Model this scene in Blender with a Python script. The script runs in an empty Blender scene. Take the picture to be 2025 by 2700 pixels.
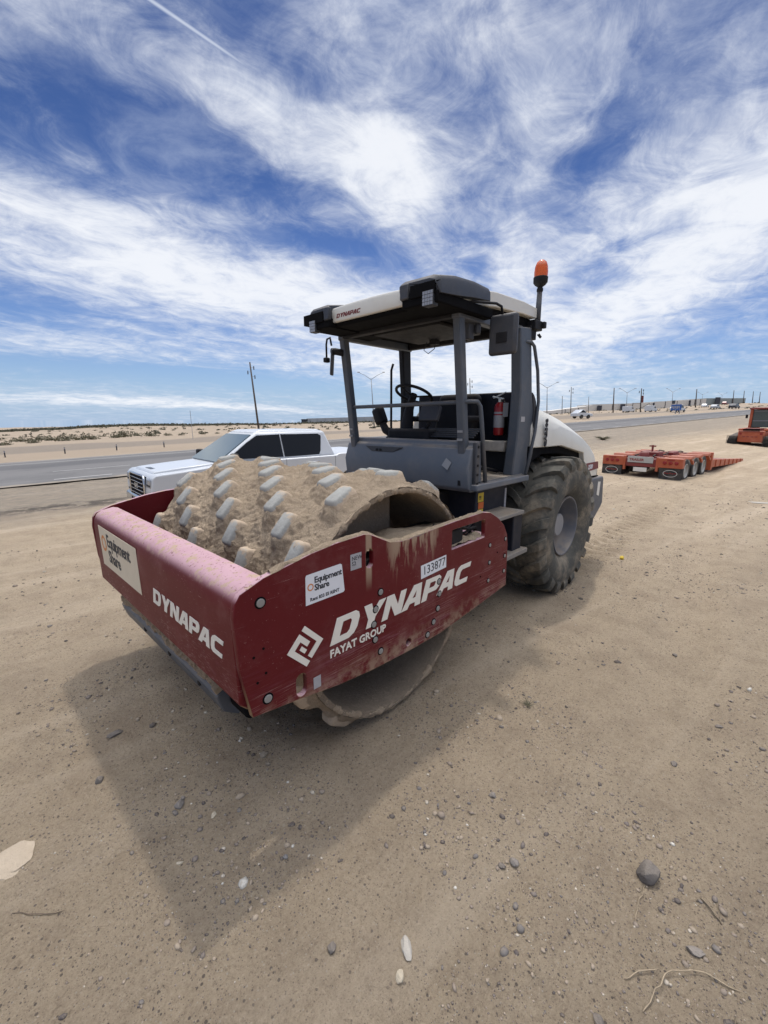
import bpy, bmesh, math, random
import numpy as np
from mathutils import Vector, Matrix, Euler
R = math.radians
random.seed(5); rng = np.random.default_rng(7)
S = bpy.context.scene
COL = S.collection
# ------------------------------------------------------------------ camera
CAM = Vector((1.861, 2.793, 1.962)); YAW = R(-136.02); PITCH = R(-12.21)
cd = bpy.data.cameras.new("camera"); cam = bpy.data.objects.new("camera", cd); COL.objects.link(cam)
cam.location = CAM
cam.rotation_euler = Euler((R(90) + PITCH, 0, YAW - R(90)), 'XYZ')
cd.sensor_fit = 'HORIZONTAL'; cd.sensor_width = 36; cd.lens = 36 * 1114.5 / 2025
cd.clip_start = 0.05; cd.clip_end = 4000
S.camera = cam
# ------------------------------------------------------------------ light
SUN = Vector((-0.335, -0.225, 1.0)).normalized()
sl = bpy.data.lights.new("sun", 'SUN'); sl.energy = 1.65; sl.angle = R(2.2); sl.color = (1, .95, .88)
so = bpy.data.objects.new("sun", sl); COL.objects.link(so)
so.rotation_euler = SUN.to_track_quat('Z', 'Y').to_euler()
S.view_settings.view_transform = 'Standard'; S.view_settings.look = 'None'
S.view_settings.exposure = 0.03; S.view_settings.gamma = 1

W = bpy.data.worlds.new("World"); S.world = W; W.use_nodes = True
nt = W.node_tree; nt.nodes.clear()
def N(t, typ, **k):
    n = t.nodes.new(typ)
    for a, b in k.items(): setattr(n, a, b)
    return n
def L(t, a, b): t.links.new(a, b)
def MATH(t, op, a, b=None, c=None, clamp=False):
    n = N(t, 'ShaderNodeMath', operation=op, use_clamp=clamp)
    for i, v in enumerate((a, b, c)):
        if v is None: continue
        if isinstance(v, (int, float)): n.inputs[i].default_value = v
        else: L(t, v, n.inputs[i])
    return n.outputs[0]
def VM(t, op, a, b=None):
    n = N(t, 'ShaderNodeVectorMath', operation=op)
    for i, v in enumerate((a, b)):
        if v is None: continue
        if isinstance(v, (tuple, list)): n.inputs[i].default_value = v
        else: L(t, v, n.inputs[i])
    return n.outputs[1] if op in ('DOT_PRODUCT', 'LENGTH') else n.outputs[0]
def NOISE(t, vec, scale, detail=4, rough=.55, dist=0, out=0):
    n = N(t, 'ShaderNodeTexNoise'); L(t, vec, n.inputs['Vector'])
    n.inputs['Scale'].default_value = scale; n.inputs['Detail'].default_value = detail
    n.inputs['Roughness'].default_value = rough; n.inputs['Distortion'].default_value = dist
    return n.outputs[out]
def MIX(t, f, a, b, mode='MIX'):
    n = N(t, 'ShaderNodeMix', data_type='RGBA', blend_type=mode)
    n.clamp_factor = True
    for s, v in ((n.inputs[0], f), (n.inputs[6], a), (n.inputs[7], b)):
        if isinstance(v, (int, float)): s.default_value = v
        elif isinstance(v, tuple): s.default_value = (*v[:3], 1)
        else: L(t, v, s)
    return n.outputs[2]
def SS(t, x, lo, hi):
    n = N(t, 'ShaderNodeMapRange', interpolation_type='SMOOTHSTEP')
    L(t, x, n.inputs[0]); n.inputs[1].default_value = lo; n.inputs[2].default_value = hi
    return n.outputs[0]
sky = N(nt, 'ShaderNodeTexSky', sky_type='NISHITA'); sky.sun_disc = False
sky.sun_elevation = math.asin(SUN.z); sky.sun_rotation = math.atan2(SUN.x, SUN.y)
sky.altitude = 1200; sky.air_density = 1.0; sky.dust_density = .0; sky.ozone_density = 1.6
tc = N(nt, 'ShaderNodeTexCoord'); dirv = VM(nt, 'NORMALIZE', tc.outputs['Generated'])
sep = N(nt, 'ShaderNodeSeparateXYZ'); L(nt, dirv, sep.inputs[0])
dz = MATH(nt, 'ADD', MATH(nt, 'MAXIMUM', sep.outputs[2], 0.0), .12)
comb = N(nt, 'ShaderNodeCombineXYZ')
L(nt, MATH(nt, 'DIVIDE', sep.outputs[0], dz), comb.inputs[0]); L(nt, MATH(nt, 'DIVIDE', sep.outputs[1], dz), comb.inputs[1])
pv = comb.outputs[0]
# wispy warp of the cloud layer
wn = N(nt, 'ShaderNodeTexNoise'); L(nt, pv, wn.inputs['Vector']); wn.inputs['Scale'].default_value = 1.6; wn.inputs['Detail'].default_value = 3
warp = VM(nt, 'SCALE', VM(nt, 'SUBTRACT', wn.outputs['Color'], (.5, .5, .5)))
warp.node.inputs['Scale'].default_value = .35
pw = VM(nt, 'ADD', pv, warp)
blobs = [  # x, y on the cloud layer, half sizes, turn, weight
 (-.66, -1.18, .17, .14, 30, .75), (-1.0, -1.1, .24, .20, 20, 1.0), (-1.3, -1.15, .22, .10, 30, .7), (-.92, -.60, .5, .22, 0, .5), (-1.05, -.82, .16, .10, 20, -.35), (-.78, -.98, .10, .22, 30, -.25),
 (-.28, -1.2, .22, .3, 0, .55), (-.7, -2.35, .75, .42, -15, .9), (-1.6, -2.1, .7, .30, -20, .75), (-.35, -2.0, .3, .15, -10, .4),
 (-1.85, -.85, .35, .16, 35, .7), (-2.6, -.45, .7, .30, 40, .85), (-2.0, -.2, .35, .25, 40, .7), (-3.0, -1.3, 1.0, .45, 20, .8), (-3.1, -2.6, 1.2, .6, -20, .7),
 (-.52, -1.02, .12, .16, 0, -.6), (-.5, -4.0, 1.1, .35, -10, .7), (-1.6, -6.1, 1.3, .35, -8, .9), (-3.6, -5.9, 1.3, .22, -10, .6), (-4.6, -2.6, 1.5, .8, 0, .7),
 (-.50, -1.45, .22, .15, 10, -.95), (-.2, -1.65, .2, .12, 0, -.5), (-.88, -1.47, .20, .10, -30, -.8), (-1.3, -1.62, .28, .09, -25, -.9), (-1.62, -.64, .34, .10, 40, -.9),
 (-1.9, -1.15, .35, .08, 30, -.5), (-1.4, -4.4, 1.8, .35, -8, -.9), (-.35, -3.0, .25, .35, 0, -.5), (-2.4, -.9, .3, .1, 35, -.5), (-1.0, -.75, .1, .1, 0, -.2),
 (1.5, 1.0, 1.4, 1.2, 0, .4), (-1.0, 1.5, 1.0, 1.0, 0, .4)]
tot = None
for (bx_, by_, sx, sy, an, w) in blobs:
    c, s = math.cos(R(an)), math.sin(R(an))
    q = VM(nt, 'SUBTRACT', pw, (bx_, by_, 0))
    a = VM(nt, 'DOT_PRODUCT', q, (c / sx, s / sx, 0)); b = VM(nt, 'DOT_PRODUCT', q, (-s / sy, c / sy, 0))
    e = MATH(nt, 'EXPONENT', MATH(nt, 'MULTIPLY', MATH(nt, 'ADD', MATH(nt, 'MULTIPLY', a, a), MATH(nt, 'MULTIPLY', b, b)), -.6))
    tot = MATH(nt, 'MULTIPLY_ADD', e, w, tot if tot is not None else 0.0)
# streak noise drawn out along the wind
rotn = N(nt, 'ShaderNodeMapping'); L(nt, pw, rotn.inputs[0]); rotn.inputs['Rotation'].default_value = (0, 0, R(-25)); rotn.inputs['Scale'].default_value = (1.15, 1.9, 1)
n1 = NOISE(nt, rotn.outputs[0], 2.6, 12, .64, .5)
n2 = NOISE(nt, pv, 5.0, 12, .68, .9)
dens = MATH(nt, 'ADD', MATH(nt, 'MULTIPLY', tot, .46), MATH(nt, 'ADD', MATH(nt, 'MULTIPLY', n1, .88), MATH(nt, 'MULTIPLY', n2, .76)))
cl = MATH(nt, 'POWER', SS(nt, dens, .48, 1.42), 1.35)
cl = MATH(nt, 'MAXIMUM', cl, MATH(nt, 'MULTIPLY', SS(nt, MATH(nt, 'ADD', sep.outputs[2], MATH(nt, 'MULTIPLY', MATH(nt, 'SUBTRACT', NOISE(nt, pw, 1.7, 10, .66, .8), .5), 1.9)), .30, 1.0), .50))
hsv = N(nt, 'ShaderNodeHueSaturation'); hsv.inputs['Saturation'].default_value = 1.12; hsv.inputs['Value'].default_value = 1.0; hsv.inputs['Hue'].default_value = .51
L(nt, sky.outputs[0], hsv.inputs['Color'])
skyc = VM(nt, 'MULTIPLY', hsv.outputs[0], MIX(nt, SS(nt, sep.outputs[2], .16, .50), (.70, .75, .86), (.47, .54, .66)))
skyc = MIX(nt, MATH(nt, 'MULTIPLY', SS(nt, sep.outputs[2], .16, -.02), .9), skyc, (2.9, 4.2, 6.2))
# contrail: thin straight line across the cloud layer
a0 = VM(nt, 'DOT_PRODUCT', VM(nt, 'SUBTRACT', pv, (-.52, -1.07, 0)), (0.0, 1.0, 0))
a1 = VM(nt, 'DOT_PRODUCT', VM(nt, 'SUBTRACT', pv, (-.42, -1.07, 0)), (1.0, 0.0, 0))
trail = MATH(nt, 'MULTIPLY', MATH(nt, 'EXPONENT', MATH(nt, 'MULTIPLY', MATH(nt, 'MULTIPLY', a0, a0), -30000.0)),
             MATH(nt, 'EXPONENT', MATH(nt, 'MULTIPLY', MATH(nt, 'POWER', MATH(nt, 'ABSOLUTE', MATH(nt, 'MULTIPLY', a1, 4.2)), 6.0), -1.0)))
cl = MATH(nt, 'MAXIMUM', cl, MATH(nt, 'MULTIPLY', trail, .85))
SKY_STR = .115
high = SS(nt, sep.outputs[2], .60, .86)          # extra-bright cloud veil added overhead, out of view, to fill the shadows
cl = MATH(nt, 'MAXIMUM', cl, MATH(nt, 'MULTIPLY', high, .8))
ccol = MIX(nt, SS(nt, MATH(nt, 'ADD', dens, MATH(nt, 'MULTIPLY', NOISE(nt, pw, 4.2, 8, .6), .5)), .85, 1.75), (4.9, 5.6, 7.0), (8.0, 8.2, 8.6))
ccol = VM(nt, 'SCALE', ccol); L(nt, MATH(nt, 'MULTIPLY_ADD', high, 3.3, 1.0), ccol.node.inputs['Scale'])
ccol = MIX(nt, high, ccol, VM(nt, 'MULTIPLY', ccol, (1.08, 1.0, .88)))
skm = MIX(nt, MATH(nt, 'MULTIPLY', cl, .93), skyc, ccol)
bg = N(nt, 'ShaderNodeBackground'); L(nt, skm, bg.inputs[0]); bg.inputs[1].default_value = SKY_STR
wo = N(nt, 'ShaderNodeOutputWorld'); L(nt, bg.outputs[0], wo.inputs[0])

# ------------------------------------------------------------------ materials
_m = {}
DUST = (.34, .265, .19)
def mat(name, base, rough=.6, metal=0, var=.12, vs=6, dust=0.0, bump=0.0, bs=60, scr=0.0, dustc=DUST, side=0.0, spec=.5, rv=1.0):
    """painted / dusty surface; dust settles on faces that look up (dust) and lightly in patches (side)"""
    if name in _m: return _m[name]
    m = bpy.data.materials.new(name); m.use_nodes = True; t = m.node_tree
    b = t.nodes['Principled BSDF']; tcn = N(t, 'ShaderNodeTexCoord'); ob = tcn.outputs['Object']
    col = MIX(t, NOISE(t, ob, vs, 6, .6), tuple(max(0, c * (1 - var)) for c in base), tuple(min(1, c * (1 + var)) for c in base))
    if scr:
        mp = N(t, 'ShaderNodeMapping'); L(t, ob, mp.inputs[0]); mp.inputs['Rotation'].default_value = (0, R(5), 0); mp.inputs['Scale'].default_value = (1.1, 10, 75)
        k = MATH(t, 'MULTIPLY', SS(t, NOISE(t, mp.outputs[0], 2.2, 3, .5), .585, .66), SS(t, NOISE(t, ob, 2.3, 4), .46, .66))
        col = MIX(t, MATH(t, 'MULTIPLY', k, scr), col, (.40, .26, .24))
    if dust or side:
        g = N(t, 'ShaderNodeNewGeometry'); sp = N(t, 'ShaderNodeSeparateXYZ'); L(t, g.outputs['Normal'], sp.inputs[0])
        up = SS(t, sp.outputs[2], .1, .9); nz = NOISE(t, ob, 9, 8, .65)
        f = MATH(t, 'MULTIPLY', up, MATH(t, 'MULTIPLY', SS(t, nz, .2, .62), dust))
        f2 = MATH(t, 'MULTIPLY', SS(t, NOISE(t, ob, 3.1, 8, .7), .42, .75), side)
        col = MIX(t, MATH(t, 'MAXIMUM', f, f2), col, dustc)
    L(t, col, b.inputs['Base Color'])
    rn = N(t, 'ShaderNodeMapRange'); L(t, NOISE(t, ob, 14, 5), rn.inputs[0]); rn.inputs[3].default_value = max(.03, rough - .12 * rv); rn.inputs[4].default_value = min(1, rough + .14 * rv)
    L(t, rn.outputs[0], b.inputs['Roughness'])
    b.inputs['Metallic'].default_value = metal; b.inputs['Specular IOR Level'].default_value = spec
    if bump:
        bp = N(t, 'ShaderNodeBump'); bp.inputs['Strength'].default_value = bump; bp.inputs['Distance'].default_value = .01
        L(t, NOISE(t, ob, bs, 8, .65), bp.inputs['Height']); L(t, bp.outputs[0], b.inputs['Normal'])
    _m[name] = m; return m
M = dict(
 grey=mat('machine_grey_paint', (.066, .079, .10), .5, var=.10, dust=.5, side=.16, bump=.04),
 cowl=mat('cowl_grey_paint', (.098, .115, .142), .48, var=.10, dust=.45, side=.16, bump=.04),
 greyd=mat('dark_grey_plastic', (.034, .039, .05), .5, var=.15, dust=.25, side=.10, bump=.06, bs=200),
 dark=mat('black_plastic', (.0075, .008, .011), .65, var=.3, dust=.12, side=.03, spec=.3),
 navy=mat('dark_navy_panel', (.009, .012, .022), .55, var=.2, dust=.25, side=.05, spec=.3),
 cream=mat('cream_hood_paint', (.62, .605, .55), .38, var=.04, dust=.15, side=.12),
 rim=mat('wheel_grey_paint', (.10, .11, .135), .5, var=.15, dust=.6, side=.25),
 cap=mat('hub_grey_paint', (.23, .235, .25), .5, var=.06, dust=.2, side=.15),
 steel=mat('worn_steel', (.36, .365, .355), .6, metal=.1, var=.12, vs=14, dust=.25, side=.3, bump=.35, bs=70, dustc=(.42, .35, .26)),
 bolt=mat('bolt_steel', (.25, .245, .235), .6, metal=.1, var=.2, side=.2),
 black=mat('black_recess', (.005, .005, .006), .9, spec=.1),
 white=mat('letter_white', (.72, .69, .62), .6, var=.06, vs=20, side=.12),
 stk=mat('sticker_white', (.68, .70, .74), .5, var=.03, side=.06),
 stkb=mat('faded_sticker', (.62, .55, .43), .6, var=.08, side=.2),
 ink=mat('ink_black', (.02, .022, .03), .6), gold=mat('emblem_orange', (.55, .20, .05), .6),
 yellow=mat('decal_yellow', (.60, .42, .03), .6, var=.2, vs=40), orange=mat('decal_orange', (.65, .14, .02), .6),
 red=mat('extinguisher_red', (.30, .012, .015), .35), label=mat('label_grey', (.34, .34, .36), .5, var=.2, vs=40),
 alu=mat('valve_metal', (.55, .55, .52), .35, metal=.7), paper=mat('dusty_cream_box', (.50, .46, .40), .7, var=.45, vs=16, side=.35, dustc=(.16, .12, .10)),
 tread=mat('tread_plate', (.22, .21, .20), .55, metal=.3, var=.3, vs=60, dust=.7, bump=.6, bs=120),
 rdecal=mat('decal_red', (.16, .03, .03), .6, var=.1),
 truck=mat('white_truck_paint', (.54, .56, .585), .25, var=.02, spec=.5, rv=0), chrome=mat('chrome_trim', (.55, .56, .58), .18, metal=.9, var=.05),
 glass=mat('tinted_glass', (.006, .007, .009), .16, spec=.35, rv=0), wglass=mat('windscreen_glass', (.12, .16, .17), .08, spec=.7, var=.05, rv=0),
 rubber=mat('tyre_rubber', (.028, .028, .028), .8, var=.3, dust=.35, side=.3), lampc=mat('headlamp_glass', (.30, .31, .33), .18, metal=.2),
 orp=mat('orange_equipment_paint', (.40, .085, .03), .5, var=.2, vs=3, dust=.45, side=.22, dustc=(.52, .30, .22)), ord=mat('dark_red_paint', (.20, .035, .03), .55, var=.2, dust=.3),
 tail=mat('tail_lamp_red', (.25, .012, .01), .3), wrim=mat('white_wheel', (.42, .41, .38), .5, var=.15),
 wood=mat('weathered_pole_wood', (.10, .085, .075), .85, var=.25), galv=mat('galvanised_pole', (.30, .32, .34), .5, metal=.5),
 wall1=mat('warehouse_panel', (.60, .57, .52), .8, var=.06, vs=.05), wall2=mat('warehouse_grey_panel', (.24, .27, .27), .8, var=.06, vs=.05),
 wdark=mat('warehouse_dark', (.04, .042, .055), .7), blue=mat('sign_blue', (.02, .09, .32), .5),
 cars=mat('silver_car_paint', (.40, .41, .42), .3), carr=mat('red_car_paint', (.18, .03, .03), .3), card=mat('dark_car_paint', (.03, .032, .04), .3),
 green=mat('desert_leaf', (.15, .135, .085), .8, var=.35, vs=3), scrub=mat('scrub_leaf', (.098, .095, .062), .9, var=.4, vs=.3),
 twig=mat('dry_twig', (.33, .26, .175), .85, var=.5, vs=60), darktwig=mat('old_root', (.15, .115, .08), .9, var=.3),
 line=mat('road_paint', (.42, .41, .39), .8, var=.15, vs=3), mesh=mat('cab_window', (.07, .085, .075), .3, spec=.6),
)
def red_mat():
    m = mat('maroon_frame_paint', (.105, .006, .0095), .55, var=.16, vs=5, dust=.0, bump=.03, spec=.22)
    t = m.node_tree; b = t.nodes['Principled BSDF']; col = b.inputs['Base Color'].links[0].from_socket
    tcn = N(t, 'ShaderNodeTexCoord'); ob = tcn.outputs['Object']; g = N(t, 'ShaderNodeNewGeometry')
    sp = N(t, 'ShaderNodeSeparateXYZ'); L(t, g.outputs['Normal'], sp.inputs[0]); po = N(t, 'ShaderNodeSeparateXYZ'); L(t, ob, po.inputs[0])
    # chalky pink oxidised top faces, then sand
    up = SS(t, sp.outputs[2], .25, .8)
    col = MIX(t, MATH(t, 'MULTIPLY', up, .93), col, MIX(t, NOISE(t, ob, 7, 6), (.43, .26, .30), (.58, .39, .42)))
    col = MIX(t, MATH(t, 'MULTIPLY', up, SS(t, NOISE(t, ob, 16, 8, .7), .50, .60)), col, (.42, .31, .22))
    col = MIX(t, MATH(t, 'MULTIPLY', up, MATH(t, 'MULTIPLY', SS(t, NOISE(t, ob, 55, 4, .6), .60, .66), .8)), col, (.16, .08, .07))
    chip = MATH(t, 'MULTIPLY', SS(t, NOISE(t, ob, 75, 3, .7), .665, .70), SS(t, NOISE(t, ob, 4, 4), .45, .6))
    col = MIX(t, MATH(t, 'MULTIPLY', chip, .7), col, (.30, .17, .16))
    # long scratches, denser low down
    mp = N(t, 'ShaderNodeMapping'); L(t, ob, mp.inputs[0]); mp.inputs['Rotation'].default_value = (0, R(-7), 0); mp.inputs['Scale'].default_value = (.9, 8, 95)
    low = SS(t, po.outputs[2], 1.05, .6)
    thr = MATH(t, 'MULTIPLY_ADD', low, -.10, .65)
    k = MATH(t, 'MULTIPLY', MATH(t, 'SUBTRACT', NOISE(t, mp.outputs[0], 2.6, 4, .6), thr), 22, clamp=True)
    k = MATH(t, 'MULTIPLY', k, SS(t, NOISE(t, ob, 3.0, 6, .6), .42, .62))
    col = MIX(t, MATH(t, 'MULTIPLY', k, .8), col, (.33, .20, .19))
    mp2 = N(t, 'ShaderNodeMapping'); L(t, ob, mp2.inputs[0]); mp2.inputs['Rotation'].default_value = (0, R(-10), 0); mp2.inputs['Scale'].default_value = (1.2, 3, 14)
    scuff = MATH(t, 'MULTIPLY', SS(t, NOISE(t, mp2.outputs[0], 3, 7, .65), .5, .78), low)
    col = MIX(t, MATH(t, 'MULTIPLY', scuff, .62), col, (.20, .07, .10))
    col = MIX(t, MATH(t, 'MULTIPLY', SS(t, NOISE(t, ob, 2.6, 9, .72), .46, .74), .26), col, (.28, .15, .14))
    # mud run below the dip of the plate and out of the upper slot
    def run(x0, wid, z0, z1, thr_):
        dx = MATH(t, 'ABSOLUTE', MATH(t, 'SUBTRACT', po.outputs[0], x0))
        f = MATH(t, 'MULTIPLY', SS(t, dx, wid, wid * .55), SS(t, po.outputs[2], z0, z1))
        mp3 = N(t, 'ShaderNodeMapping'); L(t, ob, mp3.inputs[0]); mp3.inputs['Scale'].default_value = (28, 8, 4)
        return MATH(t, 'MULTIPLY', f, SS(t, MATH(t, 'ADD', NOISE(t, mp3.outputs[0], 1, 6, .6), MATH(t, 'MULTIPLY', f, .25)), thr_, thr_ + .12))
    r1 = run(-.06, .30, .95, 1.27, .62)
    r2 = MATH(t, 'MULTIPLY', run(.325, .028, 1.02, 1.16, .3), 1)
    low2 = MATH(t, 'MULTIPLY', SS(t, po.outputs[2], .70, .54), SS(t, NOISE(t, ob, 11, 8, .7), .42, .6))
    ft = MATH(t, 'MAXIMUM', MATH(t, 'MAXIMUM', r1, r2), MATH(t, 'MULTIPLY', low2, .75))
    side = SS(t, MATH(t, 'ABSOLUTE', sp.outputs[1]), .5, .8)
    col = MIX(t, MATH(t, 'MULTIPLY', MATH(t, 'MULTIPLY', ft, side), .85), col, (.34, .25, .175))
    under = MATH(t, 'MULTIPLY', SS(t, sp.outputs[2], -.2, -.7), .9)
    col = MIX(t, under, col, (.33, .23, .14))
    L(t, col, b.inputs['Base Color'])
    rr = MIX(t, up, (.5, .5, .5), (.85, .85, .85)); L(t, rr, b.inputs['Roughness'])
    return m
M['maroon'] = red_mat()
def glassy(name, c):
    m = mat(name, c, .2, var=.02); b = m.node_tree.nodes['Principled BSDF']; b.inputs['Transmission Weight'].default_value = .35; return m
M['amber'] = glassy('amber_lens', (.75, .13, .02))

# desert floor -------------------------------------------------------
DS = (-.99061, .13672); DT = (-.13672, -.99061)      # along / across the highway
def ground_mat():
    m = bpy.data.materials.new('desert_ground'); m.use_nodes = True; t = m.node_tree; b = t.nodes['Principled BSDF']
    g = N(t, 'ShaderNodeNewGeometry'); P = g.outputs['Position']
    q = VM(t, 'SUBTRACT', P, tuple(CAM)); s = VM(t, 'DOT_PRODUCT', q, (*DS, 0)); w = VM(t, 'DOT_PRODUCT', q, (*DT, 0))
    big = NOISE(t, P, .45, 7, .6); mid = NOISE(t, P, 3.2, 8, .65); fine = NOISE(t, P, 52, 8, .8); grain = NOISE(t, P, 260, 3, .7)
    c = MIX(t, big, (.45, .352, .243), (.55, .438, .312))
    c = MIX(t, MATH(t, 'MULTIPLY', SS(t, mid, .42, .66), .42), c, (.33, .255, .18))
    c = MIX(t, MATH(t, 'MULTIPLY', SS(t, fine, .52, .66), .5), c, (.62, .51, .38))
    c = MIX(t, MATH(t, 'MULTIPLY', SS(t, fine, .48, .34), .60), c, (.19, .142, .105))
    c = MIX(t, MATH(t, 'MULTIPLY', SS(t, NOISE(t, P, 150, 4, .8), .46, .36), .40), c, (.17, .13, .10))
    # small grit
    def grit(scale, thr, col, cc, seed):
        v = N(t, 'ShaderNodeTexVoronoi'); L(t, VM(t, 'ADD', P, (seed, seed * .7, 0)), v.inputs['Vector']); v.inputs['Scale'].default_value = scale
        sx = N(t, 'ShaderNodeSeparateColor'); L(t, v.outputs['Color'], sx.inputs[0])
        sel = MATH(t, 'GREATER_THAN', sx.outputs[0], thr)
        d = MATH(t, 'LESS_THAN', v.outputs['Distance'], MATH(t, 'MULTIPLY_ADD', sx.outputs[1], .25, .12))
        return MIX(t, MATH(t, 'MULTIPLY', MATH(t, 'MULTIPLY', sel, d), .8), cc, col), MATH(t, 'MULTIPLY', sel, d)
    c, k1 = grit(62, .76, (.12, .10, .09), c, 3.1)
    c, k2 = grit(95, .84, (.52, .45, .36), c, 7.7)
    c, k3 = grit(130, .70, (.15, .12, .10), c, 12.3)
    # wheel-worn streaks running along the lot
    cs = N(t, 'ShaderNodeCombineXYZ'); L(t, MATH(t, 'MULTIPLY', s, .10), cs.inputs[0]); L(t, MATH(t, 'MULTIPLY', w, 1.1), cs.inputs[1])
    st = NOISE(t, cs.outputs[0], 1.3, 7, .6, .3)
    c = MIX(t, MATH(t, 'MULTIPLY', SS(t, MATH(t, 'ADD', st, MATH(t, 'MULTIPLY', fine, .12)), .56, .74), .6), c, (.62, .505, .375))
    c = MIX(t, MATH(t, 'MULTIPLY', SS(t, st, .47, .27), .35), c, (.31, .24, .175))
    blot = NOISE(t, P, 1.15, 10, .7, .5)
    c = MIX(t, MATH(t, 'MULTIPLY', SS(t, blot, .52, .64), .28), c, (.31, .235, .17))
    c = MIX(t, MATH(t, 'MULTIPLY', SS(t, blot, .44, .34), .35), c, (.58, .465, .34))
    oil = MATH(t, 'MULTIPLY', MATH(t, 'MULTIPLY', SS(t, MATH(t, 'ABSOLUTE', MATH(t, 'SUBTRACT', s, .3)), 2.6, .8), SS(t, MATH(t, 'ABSOLUTE', MATH(t, 'SUBTRACT', w, 13.6)), .9, .2)), SS(t, NOISE(t, P, 2.2, 8, .7), .42, .55))
    # grey gravel verge toward the highway
    vg = MATH(t, 'MULTIPLY', SS(t, MATH(t, 'ADD', w, MATH(t, 'MULTIPLY', big, 4)), 12.0, 16.5), SS(t, w, 24, 20))
    c = MIX(t, MATH(t, 'MULTIPLY', vg, MATH(t, 'MULTIPLY_ADD', mid, .7, .25)), c, MIX(t, fine, (.12, .11, .10), (.27, .245, .21)))
    c = MIX(t, MATH(t, 'MULTIPLY', oil, .75), c, (.06, .052, .048))
    # dark oily patch by the verge
    # far sand beyond the highway, pale, with a grey track
    far = SS(t, w, 31, 33)
    fs = MIX(t, NOISE(t, P, .07, 8, .65), (.32, .25, .185), (.42, .34, .255))
    trk = MATH(t, 'MULTIPLY', SS(t, w, 39, 41), SS(t, w, 52, 49))
    fs = MIX(t, MATH(t, 'MULTIPLY', trk, .8), fs, (.235, .20, .165))
    veg = MATH(t, 'MULTIPLY', SS(t, NOISE(t, P, .11, 9, .75), .54, .64), SS(t, w, 75, 190))
    fs = MIX(t, MATH(t, 'MULTIPLY', veg, .7), fs, (.13, .115, .075))
    c = MIX(t, far, c, fs)
    L(t, c, b.inputs['Base Color']); b.inputs['Roughness'].default_value = .95; b.inputs['Specular IOR Level'].default_value = .15
    cd_ = N(t, 'ShaderNodeCameraData')
    bp = N(t, 'ShaderNodeBump'); bp.inputs['Strength'].default_value = .9; bp.inputs['Distance'].default_value = .02
    hgt = MATH(t, 'ADD', MATH(t, 'MULTIPLY', NOISE(t, P, 42, 10, .80), 2.4), MATH(t, 'ADD', MATH(t, 'MULTIPLY', grain, .25), MATH(t, 'MULTIPLY', MATH(t, 'ADD', k1, k2), .25)))
    L(t, hgt, bp.inputs['Height']); bp2 = N(t, 'ShaderNodeBump'); bp2.inputs['Strength'].default_value = .5; bp2.inputs['Distance'].default_value = .06
    L(t, MATH(t, 'ADD', mid, MATH(t, 'MULTIPLY', st, .8)), bp2.inputs['Height']); L(t, bp.outputs[0], bp2.inputs['Normal'])
    L(t, bp2.outputs[0], b.inputs['Normal'])
    return m
def asphalt_mat():
    m = bpy.data.materials.new('asphalt'); m.use_nodes = True; t = m.node_tree; b = t.nodes['Principled BSDF']
    g = N(t, 'ShaderNodeNewGeometry'); P = g.outputs['Position']
    q = VM(t, 'SUBTRACT', P, tuple(CAM)); s = VM(t, 'DOT_PRODUCT', q, (*DS, 0)); w = VM(t, 'DOT_PRODUCT', q, (*DT, 0))
    cs = N(t, 'ShaderNodeCombineXYZ'); L(t, MATH(t, 'MULTIPLY', s, .03), cs.inputs[0]); L(t, w, cs.inputs[1])
    c = MIX(t, NOISE(t, cs.outputs[0], 1.2, 6, .6), (.11, .105, .103), (.20, .19, .182))
    c = MIX(t, MATH(t, 'MULTIPLY', SS(t, NOISE(t, P, .35, 8, .65), .48, .62), .5), c, (.10, .097, .095))
    c = MIX(t, MATH(t, 'MULTIPLY', MATH(t, 'MAXIMUM', SS(t, MATH(t, 'ADD', w, MATH(t, 'MULTIPLY', NOISE(t, P, .8, 6, .7), -2.2)), 18.9, 18.3), SS(t, MATH(t, 'ADD', w, MATH(t, 'MULTIPLY', NOISE(t, P, .8, 6, .7), 2.0)), 31.6, 32.3)), .9), c, (.30, .25, .195))
    band = MATH(t, 'MULTIPLY', SS(t, w, 25.8, 26.6), SS(t, w, 29.0, 28.2))
    c = MIX(t, MATH(t, 'MULTIPLY', band, .6), c, (.075, .073, .075))
    c = MIX(t, MATH(t, 'MULTIPLY', SS(t, NOISE(t, P, 30, 3), .5, .7), .3), c, (.24, .23, .215))
    L(t, c, b.inputs['Base Color']); b.inputs['Roughness'].default_value = .9
    return m
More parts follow.
